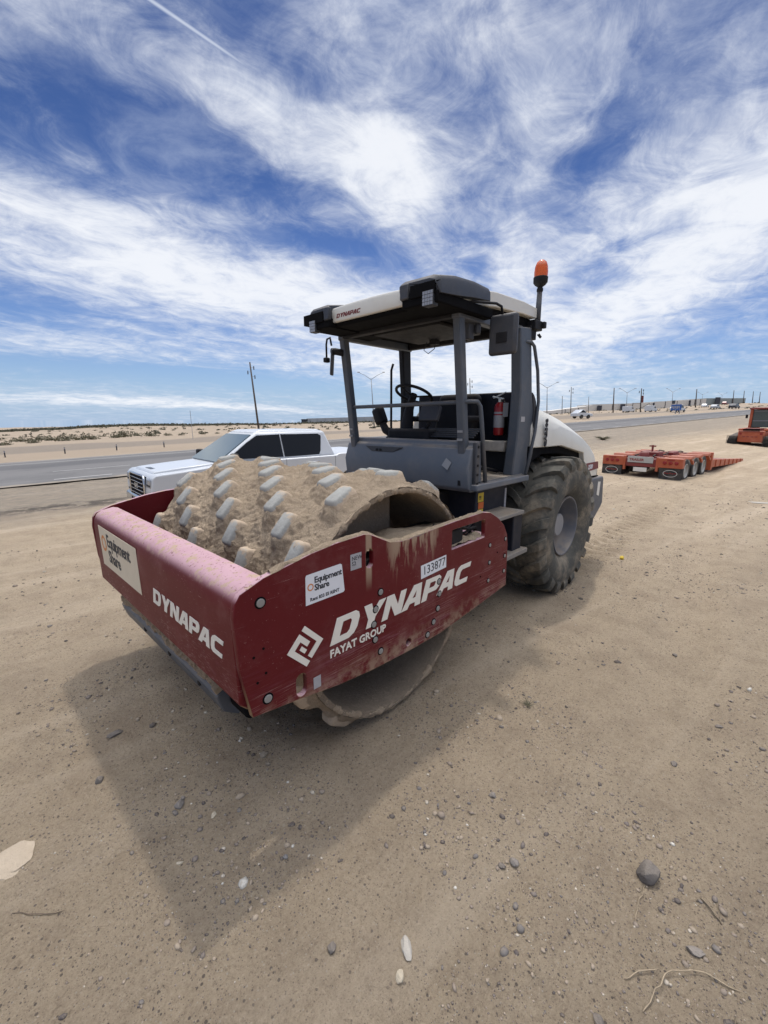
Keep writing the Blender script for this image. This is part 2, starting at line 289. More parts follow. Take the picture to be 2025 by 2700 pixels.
def sandy(name, a, b_, bumpd=.02, scale=30, pos='Object'):
    m = bpy.data.materials.new(name); m.use_nodes = True; t = m.node_tree; b = t.nodes['Principled BSDF']
    P = N(t, 'ShaderNodeTexCoord').outputs[pos]
    n = NOISE(t, P, 5, 8, .65); n2_ = NOISE(t, P, scale, 8, .75); n3 = NOISE(t, P, scale * 4, 5, .7)
    c = MIX(t, n, a, b_); c = MIX(t, MATH(t, 'MULTIPLY', SS(t, n2_, .5, .7), .6), c, tuple(min(1, x * 1.25) for x in b_))
    c = MIX(t, MATH(t, 'MULTIPLY', SS(t, n2_, .44, .28), .6), c, tuple(x * .55 for x in a))
    c = MIX(t, MATH(t, 'MULTIPLY', SS(t, n3, .46, .3), .75), c, tuple(x * .42 for x in a))
    L(t, c, b.inputs['Base Color']); b.inputs['Roughness'].default_value = .97; b.inputs['Specular IOR Level'].default_value = .1
    bp = N(t, 'ShaderNodeBump'); bp.inputs['Strength'].default_value = 1; bp.inputs['Distance'].default_value = bumpd
    L(t, MATH(t, 'ADD', n2_, MATH(t, 'MULTIPLY', n3, .5)), bp.inputs['Height']); L(t, bp.outputs[0], b.inputs['Normal'])
    return m
M['caked'] = sandy('caked_sand', (.44, .335, .235), (.58, .46, .335), .022, 46)
M['sandm'] = sandy('loose_sand', (.33, .26, .185), (.40, .325, .24), .008, 60)
def pad_mat():
    m = mat('pad_steel', (.34, .335, .31), .75, metal=0, var=.18, vs=16, bump=.5, bs=60, side=.3, dustc=(.42, .35, .26), spec=.25); t = m.node_tree; b = t.nodes['Principled BSDF']; col = b.inputs['Base Color'].links[0].from_socket
    g = N(t, 'ShaderNodeNewGeometry'); tc_ = N(t, 'ShaderNodeTexCoord'); P = g.outputs['Position']
    so_ = N(t, 'ShaderNodeSeparateXYZ'); L(t, tc_.outputs['Object'], so_.inputs[0]); sw_ = N(t, 'ShaderNodeSeparateXYZ'); L(t, P, sw_.inputs[0])
    lo = MATH(t, 'ADD', SS(t, so_.outputs[2], .845, .795), MATH(t, 'MULTIPLY', SS(t, so_.outputs[0], .03, -.10), .55))
    f = SS(t, MATH(t, 'ADD', lo, MATH(t, 'MULTIPLY', NOISE(t, P, 26, 6, .7), 1.3)), .95, 1.2)
    f = MATH(t, 'MAXIMUM', f, SS(t, sw_.outputs[2], .62, .45))
    c2 = MIX(t, NOISE(t, P, 40, 6, .7), (.34, .26, .18), (.58, .46, .34))
    L(t, MIX(t, f, col, c2), b.inputs['Base Color']); return m
M['pad'] = pad_mat()
M['inner'] = sandy('dusty_drum_steel', (.21, .165, .12), (.34, .27, .20), .01, 40)
M['tyre'] = mat('dusty_tractor_rubber', (.060, .060, .053), .85, var=.25, vs=9, dust=.2, side=1.0, dustc=(.29, .24, .175), bump=.5, bs=50)

# ------------------------------------------------------------------ mesh helpers
class MB:
    def __init__(s): s.v = []; s.f = []
    def add(s, vs, fs, mt=None):
        o = len(s.v)
        for v in vs:
            v = Vector(v); s.v.append(tuple(mt @ v) if mt else tuple(v))
        s.f += [tuple(i + o for i in f) for f in fs]; return s
    def box(s, c, d, rot=None):
        x, y, z = (k / 2 for k in d)
        vs = [(-x, -y, -z), (x, -y, -z), (x, y, -z), (-x, y, -z), (-x, -y, z), (x, -y, z), (x, y, z), (-x, y, z)]
        m = Matrix.Translation(c) @ (Euler(rot).to_matrix().to_4x4() if rot else Matrix())
        return s.add(vs, [(0, 3, 2, 1), (4, 5, 6, 7), (0, 1, 5, 4), (1, 2, 6, 5), (2, 3, 7, 6), (3, 0, 4, 7)], m)
    def b2(s, x0, x1, y0, y1, z0, z1): return s.box(((x0 + x1) / 2, (y0 + y1) / 2, (z0 + z1) / 2), (abs(x1 - x0), abs(y1 - y0), abs(z1 - z0)))
    def hexa(s, a, b):   # two quads joined
        return s.add(list(a) + list(b), [(3, 2, 1, 0), (4, 5, 6, 7), (0, 1, 5, 4), (1, 2, 6, 5), (2, 3, 7, 6), (3, 0, 4, 7)])
    def prism(s, pts, axis, a, b):
        """pts 2D outline; axis 'x': pts=(y,z), 'y': pts=(x,z), 'z': pts=(x,y)"""
        def P(p, k): return {'x': (k, p[0], p[1]), 'y': (p[0], k, p[1]), 'z': (p[0], p[1], k)}[axis]
        n = len(pts); vs = [P(p, a) for p in pts] + [P(p, b) for p in pts]
        fs = [tuple(range(n)), tuple(range(2 * n - 1, n - 1, -1))] + [(i, i + n, (i + 1) % n + n, (i + 1) % n) for i in range(n)]
        return s.add(vs, fs)
    def tube(s, path, r, n=10, closed=False):
        path = [Vector(p) for p in path]; rings = []
        rr = r if isinstance(r, (list, tuple)) else [r] * len(path)
        up = None
        for i, p in enumerate(path):
            if closed: d = path[(i + 1) % len(path)] - path[i - 1]
            else: d = (path[min(i + 1, len(path) - 1)] - path[max(i - 1, 0)])
            d.normalize()
            if up is None: up = Vector((0, 0, 1)) if abs(d.z) < .9 else Vector((1, 0, 0))
            sx = d.cross(up).normalized(); up = sx.cross(d).normalized()
            rings.append([p + (sx * math.cos(2 * math.pi * k / n) + up * math.sin(2 * math.pi * k / n)) * rr[i] for k in range(n)])
        vs = [v for r_ in rings for v in r_]; m = len(rings); fs = []
        for i in range(m if closed else m - 1):
            for k in range(n):
                a = i * n + k; b = i * n + (k + 1) % n; c = ((i + 1) % m) * n + (k + 1) % n; d = ((i + 1) % m) * n + k; fs.append((a, b, c, d))
        if not closed: fs += [tuple(range(n - 1, -1, -1)), tuple(range((m - 1) * n, m * n))]
        return s.add(vs, fs)
    def lathe(s, prof, axis='z', c=(0, 0, 0), n=32, cap=True):
        """prof: (r, h)"""
        vs = []; c = Vector(c)
        for r, h in prof:
            for k in range(n):
                a = 2 * math.pi * k / n; p = (r * math.cos(a), r * math.sin(a))
                vs.append(c + Vector({'z': (p[0], p[1], h), 'y': (p[0], h, p[1]), 'x': (h, p[0], p[1])}[axis]))
        fs = []
        for i in range(len(prof) - 1):
            for k in range(n): fs.append((i * n + k, i * n + (k + 1) % n, (i + 1) * n + (k + 1) % n, (i + 1) * n + k))
        if cap: fs += [tuple(range(n - 1, -1, -1)), tuple(range((len(prof) - 1) * n, len(prof) * n))]
        return s.add(vs, fs)
    def build(s, name, m, parent=None, smooth=0, bevel=0, seg=2, sub=0):
        me = bpy.data.meshes.new(name); me.from_pydata(s.v, [], s.f); me.validate()
        bm = bmesh.new(); bm.from_mesh(me); bmesh.ops.recalc_face_normals(bm, faces=bm.faces); bm.to_mesh(me); bm.free()
        return link(name, me, m, parent, smooth, bevel, seg, sub)
def link(name, me, m, parent=None, smooth=0, bevel=0, seg=2, sub=0):
    me.materials.clear(); me.materials.append(m)
    if smooth:
        me.polygons.foreach_set('use_smooth', [True] * len(me.polygons))
    o = bpy.data.objects.new(name, me); COL.objects.link(o)
    if parent: o.parent = parent
    if bevel:
        b = o.modifiers.new('bevel', 'BEVEL'); b.width = bevel; b.segments = seg; b.limit_method = 'ANGLE'; b.angle_limit = R(35)
    if sub:
        b = o.modifiers.new('sub', 'SUBSURF'); b.levels = b.render_levels = sub
    if smooth == 2 or bevel:
        try:
            me.polygons.foreach_set('use_smooth', [True] * len(me.polygons)); me.set_sharp_from_angle(angle=R(38))
        except Exception: pass
    return o
def tag(o, label=None, cat=None, group=None, kind=None):
    if label: o['label'] = label
    if cat: o['category'] = cat
    if group: o['group'] = group
    if kind: o['kind'] = kind
    return o
def empty(name, loc, rz=0, tilt=None):
    o = bpy.data.objects.new(name, None); COL.objects.link(o); o.location = loc; o.rotation_euler = tilt if tilt else (0, 0, rz)
    o.empty_display_size = .2; return o
def npmesh(name, v, f, k):
    me = bpy.data.meshes.new(name); v = np.asarray(v, dtype=np.float32); f = np.asarray(f, dtype=np.int32)
    me.vertices.add(len(v)); me.vertices.foreach_set('co', v.ravel()); me.loops.add(f.size); me.loops.foreach_set('vertex_index', f.ravel())
    me.polygons.add(len(f)); me.polygons.foreach_set('loop_start', np.arange(0, f.size, k, dtype=np.int32)); me.update(calc_edges=True); return me
def plate(polys, thick, mt, bevel=0.0):
    """flat plate with holes from 2D outlines -> mesh baked through matrix mt (local z = thickness)"""
    cu = bpy.data.curves.new('tmp', 'CURVE'); cu.dimensions = '2D'; cu.fill_mode = 'BOTH'; cu.extrude = thick / 2 - bevel; cu.bevel_depth = bevel; cu.bevel_resolution = 1; cu.offset = -bevel
    for pts in polys:
        sp = cu.splines.new('POLY'); sp.points.add(len(pts) - 1)
        for i, p in enumerate(pts): sp.points[i].co = (p[0], p[1], 0, 1)
        sp.use_cyclic_u = True
    return _bake(cu, mt)
def _bake(cu, mt):
    ob = bpy.data.objects.new('tmp', cu); COL.objects.link(ob); bpy.context.view_layer.update()
    me = bpy.data.meshes.new_from_object(ob.evaluated_get(bpy.context.evaluated_depsgraph_get())); me.transform(mt)
    bpy.data.objects.remove(ob); bpy.data.curves.remove(cu); return me
def text(s, size, mt, shear=0, off=0, ext=.0008, align='LEFT', sp=1):
    cu = bpy.data.curves.new('tmp', 'FONT'); cu.body = s; cu.size = size; cu.extrude = ext; cu.shear = shear; cu.offset = off; cu.align_x = align; cu.space_character = sp; cu.resolution_u = 2; cu.space_line = .9
    return _bake(cu, mt)
def frame(o, x, y):
    x = Vector(x).normalized(); z = x.cross(Vector(y)).normalized(); y = z.cross(x)
    return Matrix(((x.x, y.x, z.x, o[0]), (x.y, y.y, z.y, o[1]), (x.z, y.z, z.z, o[2]), (0, 0, 0, 1)))
def circ(cx, cy, r, n=20): return [(cx + r * math.cos(2 * math.pi * i / n), cy + r * math.sin(2 * math.pi * i / n)) for i in range(n)]
def joinme(mes):
    bm = bmesh.new()
    for m_ in mes: bm.from_mesh(m_)
    me = bpy.data.meshes.new('j'); bm.to_mesh(me); bm.free(); return me

# ------------------------------------------------------------------ terrain
_T = rng.random((512, 512)).astype(np.float32)
def vn(x, y, k=0):
    x = np.asarray(x, dtype=np.float64) + 37.3 * k + 1000; y = np.asarray(y, dtype=np.float64) + 11.7 * k + 1000
    i = np.floor(x).astype(int); j = np.floor(y).astype(int); fx = x - i; fy = y - j
    fx = fx * fx * (3 - 2 * fx); fy = fy * fy * (3 - 2 * fy); g = lambda a, b: _T[a & 511, b & 511]
    return (g(i, j) * (1 - fx) + g(i + 1, j) * fx) * (1 - fy) + (g(i, j + 1) * (1 - fx) + g(i + 1, j + 1) * fx) * fy - .5
def fbm(x, y, o=4, k=0):
    t = 0; a = 1
    for i in range(o): t = t + a * vn(x * 2 ** i, y * 2 ** i, k + i * 3); a *= .5
    return t
def sst(x, a, b):
    t = np.clip((x - a) / (b - a), 0, 1); return t * t * (3 - 2 * t)
SKU = [-1.3, -.893, -.745, -.671, -.574, -.281, -.187, -.02, .205, .388, .48, .62, .701, .74, .83, .88, 1.2]
SKE = [-.030, -.026, -.020, -.015, -.0115, -.0115, -.008, -.005, .000, .014, .0205, .0245, .0305, .0325, .038, .038, .037]
FW = (math.cos(YAW), math.sin(YAW)); RT = (FW[1], -FW[0])
def height(x, y, micro=True):
    x = np.asarray(x, float); y = np.asarray(y, float); ax = x - CAM.x; ay = y - CAM.y
    s = ax * DS[0] + ay * DS[1]; t = ax * DT[0] + ay * DT[1]; d = ax * FW[0] + ay * FW[1]; u = (ax * RT[0] + ay * RT[1]) / np.maximum(d, 3)
    lot = .022 * np.logaddexp(0, (s - 29) / 3) * 3 - .11 * np.exp(-((s - 21) / 7) ** 2) * sst(s, 9, 15)
    road = -.35 + .0339 * (s + 1.5)
    road = np.where(s < -8, -.57, road)
    z = lot + (road - lot) * sst(t, 4.5, 18.5)
    crest = CAM.z + np.interp(u, SKU, SKE) * 280 + fbm(x / 30, y / 30, 3, 5) * .6
    wt = sst(t, 33, 70) * np.clip((d - 35) / 245, 0, 1) ** .9
    z = z + (crest - z) * wt
    z = z - 2.2 * sst(t, 36, 60) * sst(u, .25, .42) * sst(d, 80, 160) * (1 - sst(d, 200, 275)) - 1.3 * sst(t, 34, 50) * sst(d, 50, 110) * (1 - sst(d, 150, 260)) * (1 - sst(u, -.1, .3))
    z = z - .12 * np.exp(-((x + 4) ** 2 + (y + 6.9) ** 2) / 9.0)
    z = z - np.maximum(d - 300, 0) * .012
    z = z + fbm(x / 9, y / 9, 3, 9) * .35 * sst(t, 36, 60) + fbm(x / 4, y / 4, 3, 2) * .05 * sst(d, 9, 16) * (1 - sst(t, 13, 17)) * sst(np.hypot(x + 4.0, y + 6.9), 3.5, 6)
    if micro:
        r = np.hypot(x, y); f = 1 - sst(r, 14, 30)
        m = fbm(x / .8, y / .8, 3, 1) * .030 + fbm(x / .16, y / .16, 3, 2) * .013 + fbm(x / .05, y / .05, 2, 4) * .008 * (1 + fbm(x / .7, y / .7, 2, 33) * 1.5) + fbm(x / 2.6, y / .22, 3, 35) * .020 * sst(np.abs(y - .4) , .9, 1.8)
        # loosened sand near the drum, wheel ruts and the lug prints behind the rear tyre
        m = m + .035 * np.exp(-((x - .62) ** 2 / .06 + (y - .95) ** 2 / .09)) + .03 * np.exp(-((x + .85) ** 2 / .05 + (y - .8) ** 2 / .2)) - .02 * np.exp(-((y - .75) ** 2 / .12)) * sst(-x, 3.2, 3.9)
        lane = np.exp(-((y - .80 - .02 * (x + 4)) / .30) ** 4) * sst(-x, 3.5, 4.0) * (1 - sst(-x, 10, 16))
        m = m + lane * .045 * np.sin((x + np.abs(y - .8) * .7) * 2 * math.pi / .27 + vn(x * .7, y * .7, 8) * 1.2)
        rut = np.exp(-((y - 2.55 - .10 * x) / .22) ** 4) * .040 + np.exp(-((y - 3.5 - .09 * x) / .25) ** 4) * .035 - np.exp(-((y - 2.92 - .10 * x) / .12) ** 2) * .02
        m = m - rut * (sst(-x, 1.0, 3.0) * .8 + .2)
        z = z + m * f
    return z
def axis_pts(c, a, step, g, lim):
    p = list(np.arange(0, a, step)); x = p[-1]; d = step
    while x < lim: d *= g; x += d; p.append(x)
    p = np.array(p); return np.concatenate([c - p[:0:-1], c + p])
gx = axis_pts(-2.6, 5.6, .028, 1.045, 1100); gy = axis_pts(.9, 3.1, .027, 1.045, 1100)
X, Y = np.meshgrid(gx, gy, indexing='ij'); Z = height(X, Y)
nx, ny = X.shape; idx = np.arange(nx * ny).reshape(nx, ny)
F4 = np.stack([idx[:-1, :-1].ravel(), idx[1:, :-1].ravel(), idx[1:, 1:].ravel(), idx[:-1, 1:].ravel()], 1)
me = npmesh('ground', np.stack([X.ravel(), Y.ravel(), Z.ravel()], 1), F4, 4)
tag(link('ground', me, ground_mat(), smooth=1), kind='structure')
def stxy(s, t): return CAM.x + s * DS[0] + t * DT[0], CAM.y + s * DS[1] + t * DT[1]
def strip(name, s0, s1, t0, t1, m, up, ns=None, nt_=3):
    ns = ns or max(2, int(abs(s1 - s0) / 1.5)); ss = np.linspace(s0, s1, ns); tt = np.linspace(t0, t1, nt_)
    A, B = np.meshgrid(ss, tt, indexing='ij'); x, y = stxy(A, B); z = height(x, y, False) + up
    i = np.arange(ns * nt_).reshape(ns, nt_); f = np.stack([i[:-1, :-1].ravel(), i[:-1, 1:].ravel(), i[1:, 1:].ravel(), i[1:, :-1].ravel()], 1)
    return np.stack([x.ravel(), y.ravel(), z.ravel()], 1), f
v, f = strip('road', -90, 330, 19.4, 31.4, None, .05, 400, 25)
road = link('road', npmesh('road', v, f, 4), asphalt_mat()); tag(road, kind='structure')
vv = []; ff = []; o = 0
def addm(s0, s1, t0, t1):
    global o
    v, f = strip('', s0, s1, t0, t1, None, .058); vv.append(v); ff.append(f + o); o += len(v)
for k in range(-12, 60): addm(k * 4.2, k * 4.2 + 1.9, 20.35, 20.52)
for k in range(-8, 30): addm(k * 9.0, k * 9.0 + 3.0, 23.6, 23.72)
addm(-80, 300, 29.2, 29.34); addm(-80, 300, 30.6, 30.7)
tag(link('road_marking', npmesh('road_marking', np.concatenate(vv), np.concatenate(ff), 4), M['line']), kind='structure')

# ------------------------------------------------------------------ ROAD ROLLER
roller = empty('road_roller', (0, 0, 0))
tag(roller, 'big padfoot soil roller in maroon, grey and cream with a sand-caked studded drum', 'roller')
YP = 1.195; PT = .035
outline = [(1.064, .638), (1.107, .89), (1.118, 1.135), (1.108, 1.205), (1.085, 1.241), (.97, 1.286), (.707, 1.339), (.547, 1.358), (.36, 1.366), (.32, 1.36), (.259, 1.331), (.155, 1.28),
           (.044, 1.263), (-.12, 1.266), (-.201, 1.277), (-.524, 1.291), (-.856, 1.297), (-.963, 1.278), (-1.09, 1.215), (-1.19, 1.137), (-1.25, 1.05), (-1.27, .96), (-1.28, .602), (-.756, .545), (-.353, .510), (-.039, .513), (.293, .528), (.558, .556), (.828, .603)]
def slot(cx, z0, z1, w):
    r = w / 2; return [(cx + r * math.cos(a), (z1 - r) + r * math.sin(a)) for a in np.linspace(0, math.pi, 9)] + [(cx + r * math.cos(a), (z0 + r) + r * math.sin(a)) for a in np.linspace(math.pi, 2 * math.pi, 9)]
slots = [slot(.318, 1.165, 1.275, .055), slot(.795, .613, .735, .062), circ(-.023, .578, .026),
         [(-.466, 1.092), (-.466, 1.226), (-.476, 1.233), (-.885, 1.237), (-.893, 1.23), (-.897, 1.105), (-.888, 1.098)]]
def side_plate(ys):
    mt = frame((0, ys * (YP - PT / 2), 0), (-1, 0, 0), (0, 0, 1))
    me = plate([[(-a, b) for a, b in pl] for pl in [outline] + slots], PT, mt, .004)
    bm = bmesh.new(); bm.from_mesh(me); bmesh.ops.remove_doubles(bm, verts=bm.verts, dist=1e-5); bm.to_mesh(me); bm.free()
    return link('side_plate', me, M['maroon'], roller)
sp_l = side_plate(1); sp_r = side_plate(-1)
MT = frame((0, YP + .0012, 0), (-1, 0, 0), (0, 0, 1))            # outer face of left plate, x to the rear
def on_plate(name, me, m): return link(name, me, m, sp_l)
# bolts
def bolt(x, z, r):
    o_ = MB().lathe([(r * 1.3, YP - .001), (r * 1.3, YP + .0025)], 'y', (x, 0, z), 20).build('bolt_shade_ring', M['black'], sp_l)  # black disc drawn in as the thin shadow round the bolt head
    MB().lathe([(r * .95, YP + .002), (r * .95, YP + .0055), (r * .8, YP + .007)], 'y', (x, 0, z), 12).build('bolt', M['bolt'], sp_l)
for x, z in [(.991, 1.177), (.984, .697)]: bolt(x, z, .0215)
for x, z in [(.235, .998), (.276, .905), (.291, .816), (.28, .717), (.235, .624), (-.326, .904), (-.335, .812), (-.322, .71), (-.278, .626), (-.215, .555)]: bolt(x, z, .0185)
for x, z in [(-1.221, 1.019), (-1.224, .874), (-1.225, .742), (-.977, 1.017), (-.983, .874), (-.979, .726)]: bolt(x, z, .015)
for x, z in [(1.04, .93), (.99, .955), (1.03, .80), (.985, .83), (-.86, .79), (-1.1, .93)]:
    MB().lathe([(.006, YP), (.006, YP + .003)], 'y', (x, 0, z), 10).build('screw_hole', M['black'], sp_l)
GL = {'D': ([[(0, 0), (.92, 0), (1.15, .12), (1.25, .33), (1.25, .7), (1.14, .9), (.95, 1), (0, 1)], [(.38, .24), (.38, .77), (.76, .77), (.85, .68), (.85, .34), (.76, .24)]], 1.33),
      'Y': ([[(0, 1), (.42, 1), (.64, .66), (.86, 1), (1.26, 1), (.84, .38), (.84, 0), (.44, 0), (.44, .38)]], 1.27),
      'N': ([[(0, 0), (0, 1), (.42, 1), (.86, .45), (.86, 1), (1.22, 1), (1.22, 0), (.82, 0), (.36, .57), (.36, 0)]], 1.24),
      'A': ([[(-.08, 0), (.42, 1), (.98, 1), (1.22, 0), (.83, 0), (.79, .2), (.42, .2), (.33, 0)], [(.52, .42), (.75, .42), (.70, .74)]], 1.24),
      'P': ([[(0, 0), (0, 1), (1.0, 1), (1.18, .88), (1.22, .72), (1.18, .46), (1.0, .32), (.38, .32), (.38, 0)], [(.38, .54), (.38, .79), (.76, .79), (.83, .72), (.80, .58), (.74, .54)]], 1.18),
      'C': ([[(.28, 0), (.08, .10), (0, .3), (0, .72), (.1, .9), (.3, 1), (1.2, 1), (1.2, .76), (.5, .76), (.38, .66), (.38, .34), (.48, .24), (1.2, .24), (1.2, 0)]], 1.2)}
def dyna(h, mt, shear=.38, ksp=1.0, ext=.0012, wx=1.0):
    polys = []; x = 0
    for ch in 'DYNAPAC':
        g, adv = GL[ch]
        for pl in g: polys.append([((x + a * wx + b * shear) * h, b * h) for a, b in pl])
        x += (adv * wx + .06) * ksp
    return plate(polys, ext * 2, mt), x * h
me, wd = dyna(.141, MT @ Matrix.Translation((-.613, .809, 0)), .38, 1.0)
on_plate('brand_lettering', me, M['white']); 
on_plate('small_lettering', text('FAYAT GROUP', .0625, MT @ Matrix.Translation((-.615, .741, 0)), off=.0016, ext=.0012, sp=1.02), M['white'])
sq = lambda a, b: (-.871 + (a + b) * .108, .872 + (b - a) * .110)
lg = [[(0, 0), (1, 0), (1, .2), (.2, .2), (.2, .52), (.55, .52), (.55, .70), (0, .70)], [(0, .82), (0, 1), (1, 1), (1, .3), (.8, .3), (.8, .82)], [(.36, .30), (.62, .30), (.62, .44), (.36, .44)]]
on_plate('diamond_emblem', plate([[sq(a, b) for a, b in pl] for pl in lg], .0024, MT), M['white'])
def sticker(x0, z0, w, h, m, par=None, tz=.0006):
    return link('sticker', plate([[(-x0, z0), (-x0 + w, z0), (-x0 + w, z0 + h), (-x0, z0 + h)]], .0012, MT), m, sp_l)
sk = [(-.752, 1.082), (-.748, 1.226), (-.742, 1.236), (-.53, 1.243), (-.520, 1.236), (-.505, 1.092), (-.512, 1.084)]
on_plate('rental_sticker', plate([sk], .0014, MT), M['stk'])
MT2 = MT @ Matrix.Translation((0, 0, .0012))
on_plate('sticker_print', text('Equipment\nShare', .044, MT2 @ Matrix.Translation((-.698, 1.186, 0)), off=.0012, ext=.0004, sp=.92), M['ink'])
on_plate('sticker_phone_line', text('Rent 833 ES RENT', .024, MT2 @ Matrix.Translation((-.726, 1.098, 0)), off=.0007, ext=.0004), M['ink'])
on_plate('sticker_ring', plate([circ(-.721, 1.17, .0185), circ(-.721, 1.17, .0125)], .0008, MT2), M['gold'])
sticker(-0 + .460, 1.185, .078, .088, M['label']); 
on_plate('sticker_print', text('NEW\nS2', .032, MT2 @ Matrix.Translation((-.452, 1.238, 0)), ext=.0004), M['ink'])
sticker(.724, .612, .046, .066, M['label'])
on_plate('number_sticker', plate([[(.134, .972), (.403, .985), (.401, 1.074), (.131, 1.062)]], .0014, MT), M['stk'])
on_plate('fleet_number', text('133877', .083, MT2 @ Matrix.Translation((.150, .993, 0)) @ Matrix.Rotation(R(3), 4, 'Z'), ext=.0004, sp=.98), M['ink'])
# sand crust on the plate's upper edge, and the heap in the dip
def crust(name, path, wy, hh, y0, m, parent, seed=0, rough=.6):
    pts = np.array(path); seg = np.hypot(*np.diff(pts, axis=0).T); cu = np.concatenate([[0], np.cumsum(seg)]); n = int(cu[-1] / .012)
    l = np.linspace(0, cu[-1], n); px = np.interp(l, cu, pts[:, 0]); pz = np.interp(l, cu, pts[:, 1]); k = 7; ya = np.linspace(-1, 1, k)
    V = []
    for i in range(n):
        for j, a in enumerate(ya):
            e = (1 - abs(a) ** 3); h = hh * e * (.55 + rough * fbm(l[i] / .04, a * 1.2 + seed, 3, seed) * 2) if abs(a) < 1 else -.004
            V.append((px[i], y0 + a * wy / 2 * (1 + .5 * fbm(l[i] / .05, a + 5, 2, seed + 3)), pz[i] + max(h, -.004)))
    ix = np.arange(n * k).reshape(n, k); fs = np.stack([ix[:-1, :-1].ravel(), ix[1:, :-1].ravel(), ix[1:, 1:].ravel(), ix[:-1, 1:].ravel()], 1)
    return link(name, npmesh(name, V, fs, 4), m, parent, smooth=1)
crust('sand_crust', [(.93, 1.296), (.707, 1.341), (.547, 1.36), (.36, 1.368), (.3, 1.352), (.155, 1.282), (.044, 1.265)], .030, .018, YP - .016, M['caked'], sp_l, 1, .5)
crust('sand_crust', [(.044, 1.266), (-.201, 1.28), (-.524, 1.293), (-.856, 1.299)], .032, .015, YP - .017, M['caked'], sp_l, 4, .5)
n = 40; V = []
for i in range(n):
    for j in range(22):
        x = .30 - i / (n - 1) * .95; y = 1.158 - j / 21 * .36
        V.append((x, y, 1.235 + .05 * math.exp(-((x + .1) / .3) ** 2) * (j / 21) + .03 * float(fbm(x / .12, y / .12, 3, 6)) + .03 * (x > .15) * (x - .15) * 4 - .12 * (j / 21) ** 5))
ix = np.arange(n * 22).reshape(n, 22)
link('sand_heap', npmesh('h', V, np.stack([ix[:-1, :-1].ravel(), ix[1:, :-1].ravel(), ix[1:, 1:].ravel(), ix[:-1, 1:].ravel()], 1), 4), M['sandm'], roller, smooth=1)
MB().b2(-.66, .32, .80, 1.155, 1.10, 1.20).build('drum_motor_guard', M['dark'], roller, bevel=.01)
# cluttered hoses behind the handle slot
hb = MB()
for k in range(9):
    z0 = 1.10 + k * .015 + random.uniform(-.01, .01); hb.tube([(-.42 - i * .1, 1.08 + random.uniform(-.02, .03), z0 + .03 * math.sin(i * 1.3 + k)) for i in range(6)], .009, 7)
hb.build('hose', M['dark'], roller, smooth=1)
crust('sand_crust', [(-.45, 1.098), (-.6, 1.11), (-.9, 1.10)], .12, .03, 1.11, M['sandm'], roller, 8)
# front beam, a folded box girder with sloping face
prof = [(1.104, .70), (1.060, .655), (.95, .66), (.93, 1.1), (.925, 1.262), (.965, 1.272), (1.045, 1.258), (1.082, 1.235), (1.104, 1.195), (1.112, 1.13)]
beam = MB().prism(prof, 'y', -(YP - PT - .001), YP - PT - .001).build('front_beam', M['maroon'], roller, bevel=.008)
MF = frame((1.1125, 0, 0), (0, 1, 0), (-.01, 0, 1))
def on_beam(name, me, m): return link(name, me, m, beam)
def fx(z): return 1.104 + (z - .70) / (1.13 - .70) * .008 + .0015
on_beam('rental_sticker', plate([[(-1.0, .86), (-.10, .86), (-.10, 1.175), (-1.0, 1.175)]], .002, frame((fx(1.05) - 0.0009, 0, 0), (0, 1, 0), (.0186, 0, 1)) @ Matrix.Translation((0, 0, 0)) if False else frame((fx(0) , 0, 0), (0, 1, 0), (.0186, 0, 1))), M['stkb'])
MB_ = frame((fx(0) + .002, 0, 0), (0, 1, 0), (.0186, 0, 1))
on_beam('sticker_print', joinme([text('Equipment\nShare', .135, MB_ @ Matrix.Translation((-.80, 1.045, 0)), off=.003, ext=.0006, sp=.95)]), M['ink'])
on_beam('sticker_ring', plate([circ(-.89, 1.05, .062), circ(-.89, 1.05, .042)], .0012, MB_), M['gold'])
me, wd = dyna(.10, frame((fx(0) + .0005, .0, .0), (0, 1, 0), (.0186, 0, 1)) @ Matrix.Translation((.12, .885, 0)), .35, 1.0)
on_beam('brand_lettering', me, M['white'])
# scraper bar and rubber under the front beam
sb_ = MB()
sb_.prism([(.86, .34), (.90, .30), (.985, .36), (1.02, .47), (.985, .53), (.95, .47), (.93, .40)], 'y', -1.05, .70)
scr = sb_.build('scraper_bar', M['grey'], roller, bevel=.008)
MB().prism([(.985, .53), (.96, .51), (.94, .66), (.965, .68)], 'y', -1.05, .70).build('scraper_hanger', M['grey'], scr, bevel=.004)
MB().prism([(.80, .66), (.86, .60), (.945, .70), (.945, .76), (.86, .74)], 'y', -1.05, 1.1).build('scraper_teeth', M['dark'], scr, bevel=.006)
cb = MB()
for k in range(90):
    y = -1.0 + k * .019; cb.box((.995 + random.uniform(-.012, .012), y, .535 + random.uniform(-.02, .03)), (.05, .04, .03 + random.uniform(0, .03)), (random.random(), random.random(), 0))
cb.build('sand_crust', M['caked'], scr, bevel=.004)
for y in (-.5, -.02, .45): MB().lathe([(.018, 0), (.018, .012)], 'x', (1.005, y, .44), 10).build('bolt', M['dark'], scr)
MB().prism([(.88, .42), (.91, .38), (.95, .40), (.96, .62), (.90, .62)], 'y', .70, .90).build('rubber_flap', M['black'], scr, bevel=.02)
MB().b2(-1.28, -1.18, -(YP - PT - .001), YP - PT - .001, .62, 1.02).build('rear_cross_beam', M['maroon'], roller, bevel=.01)
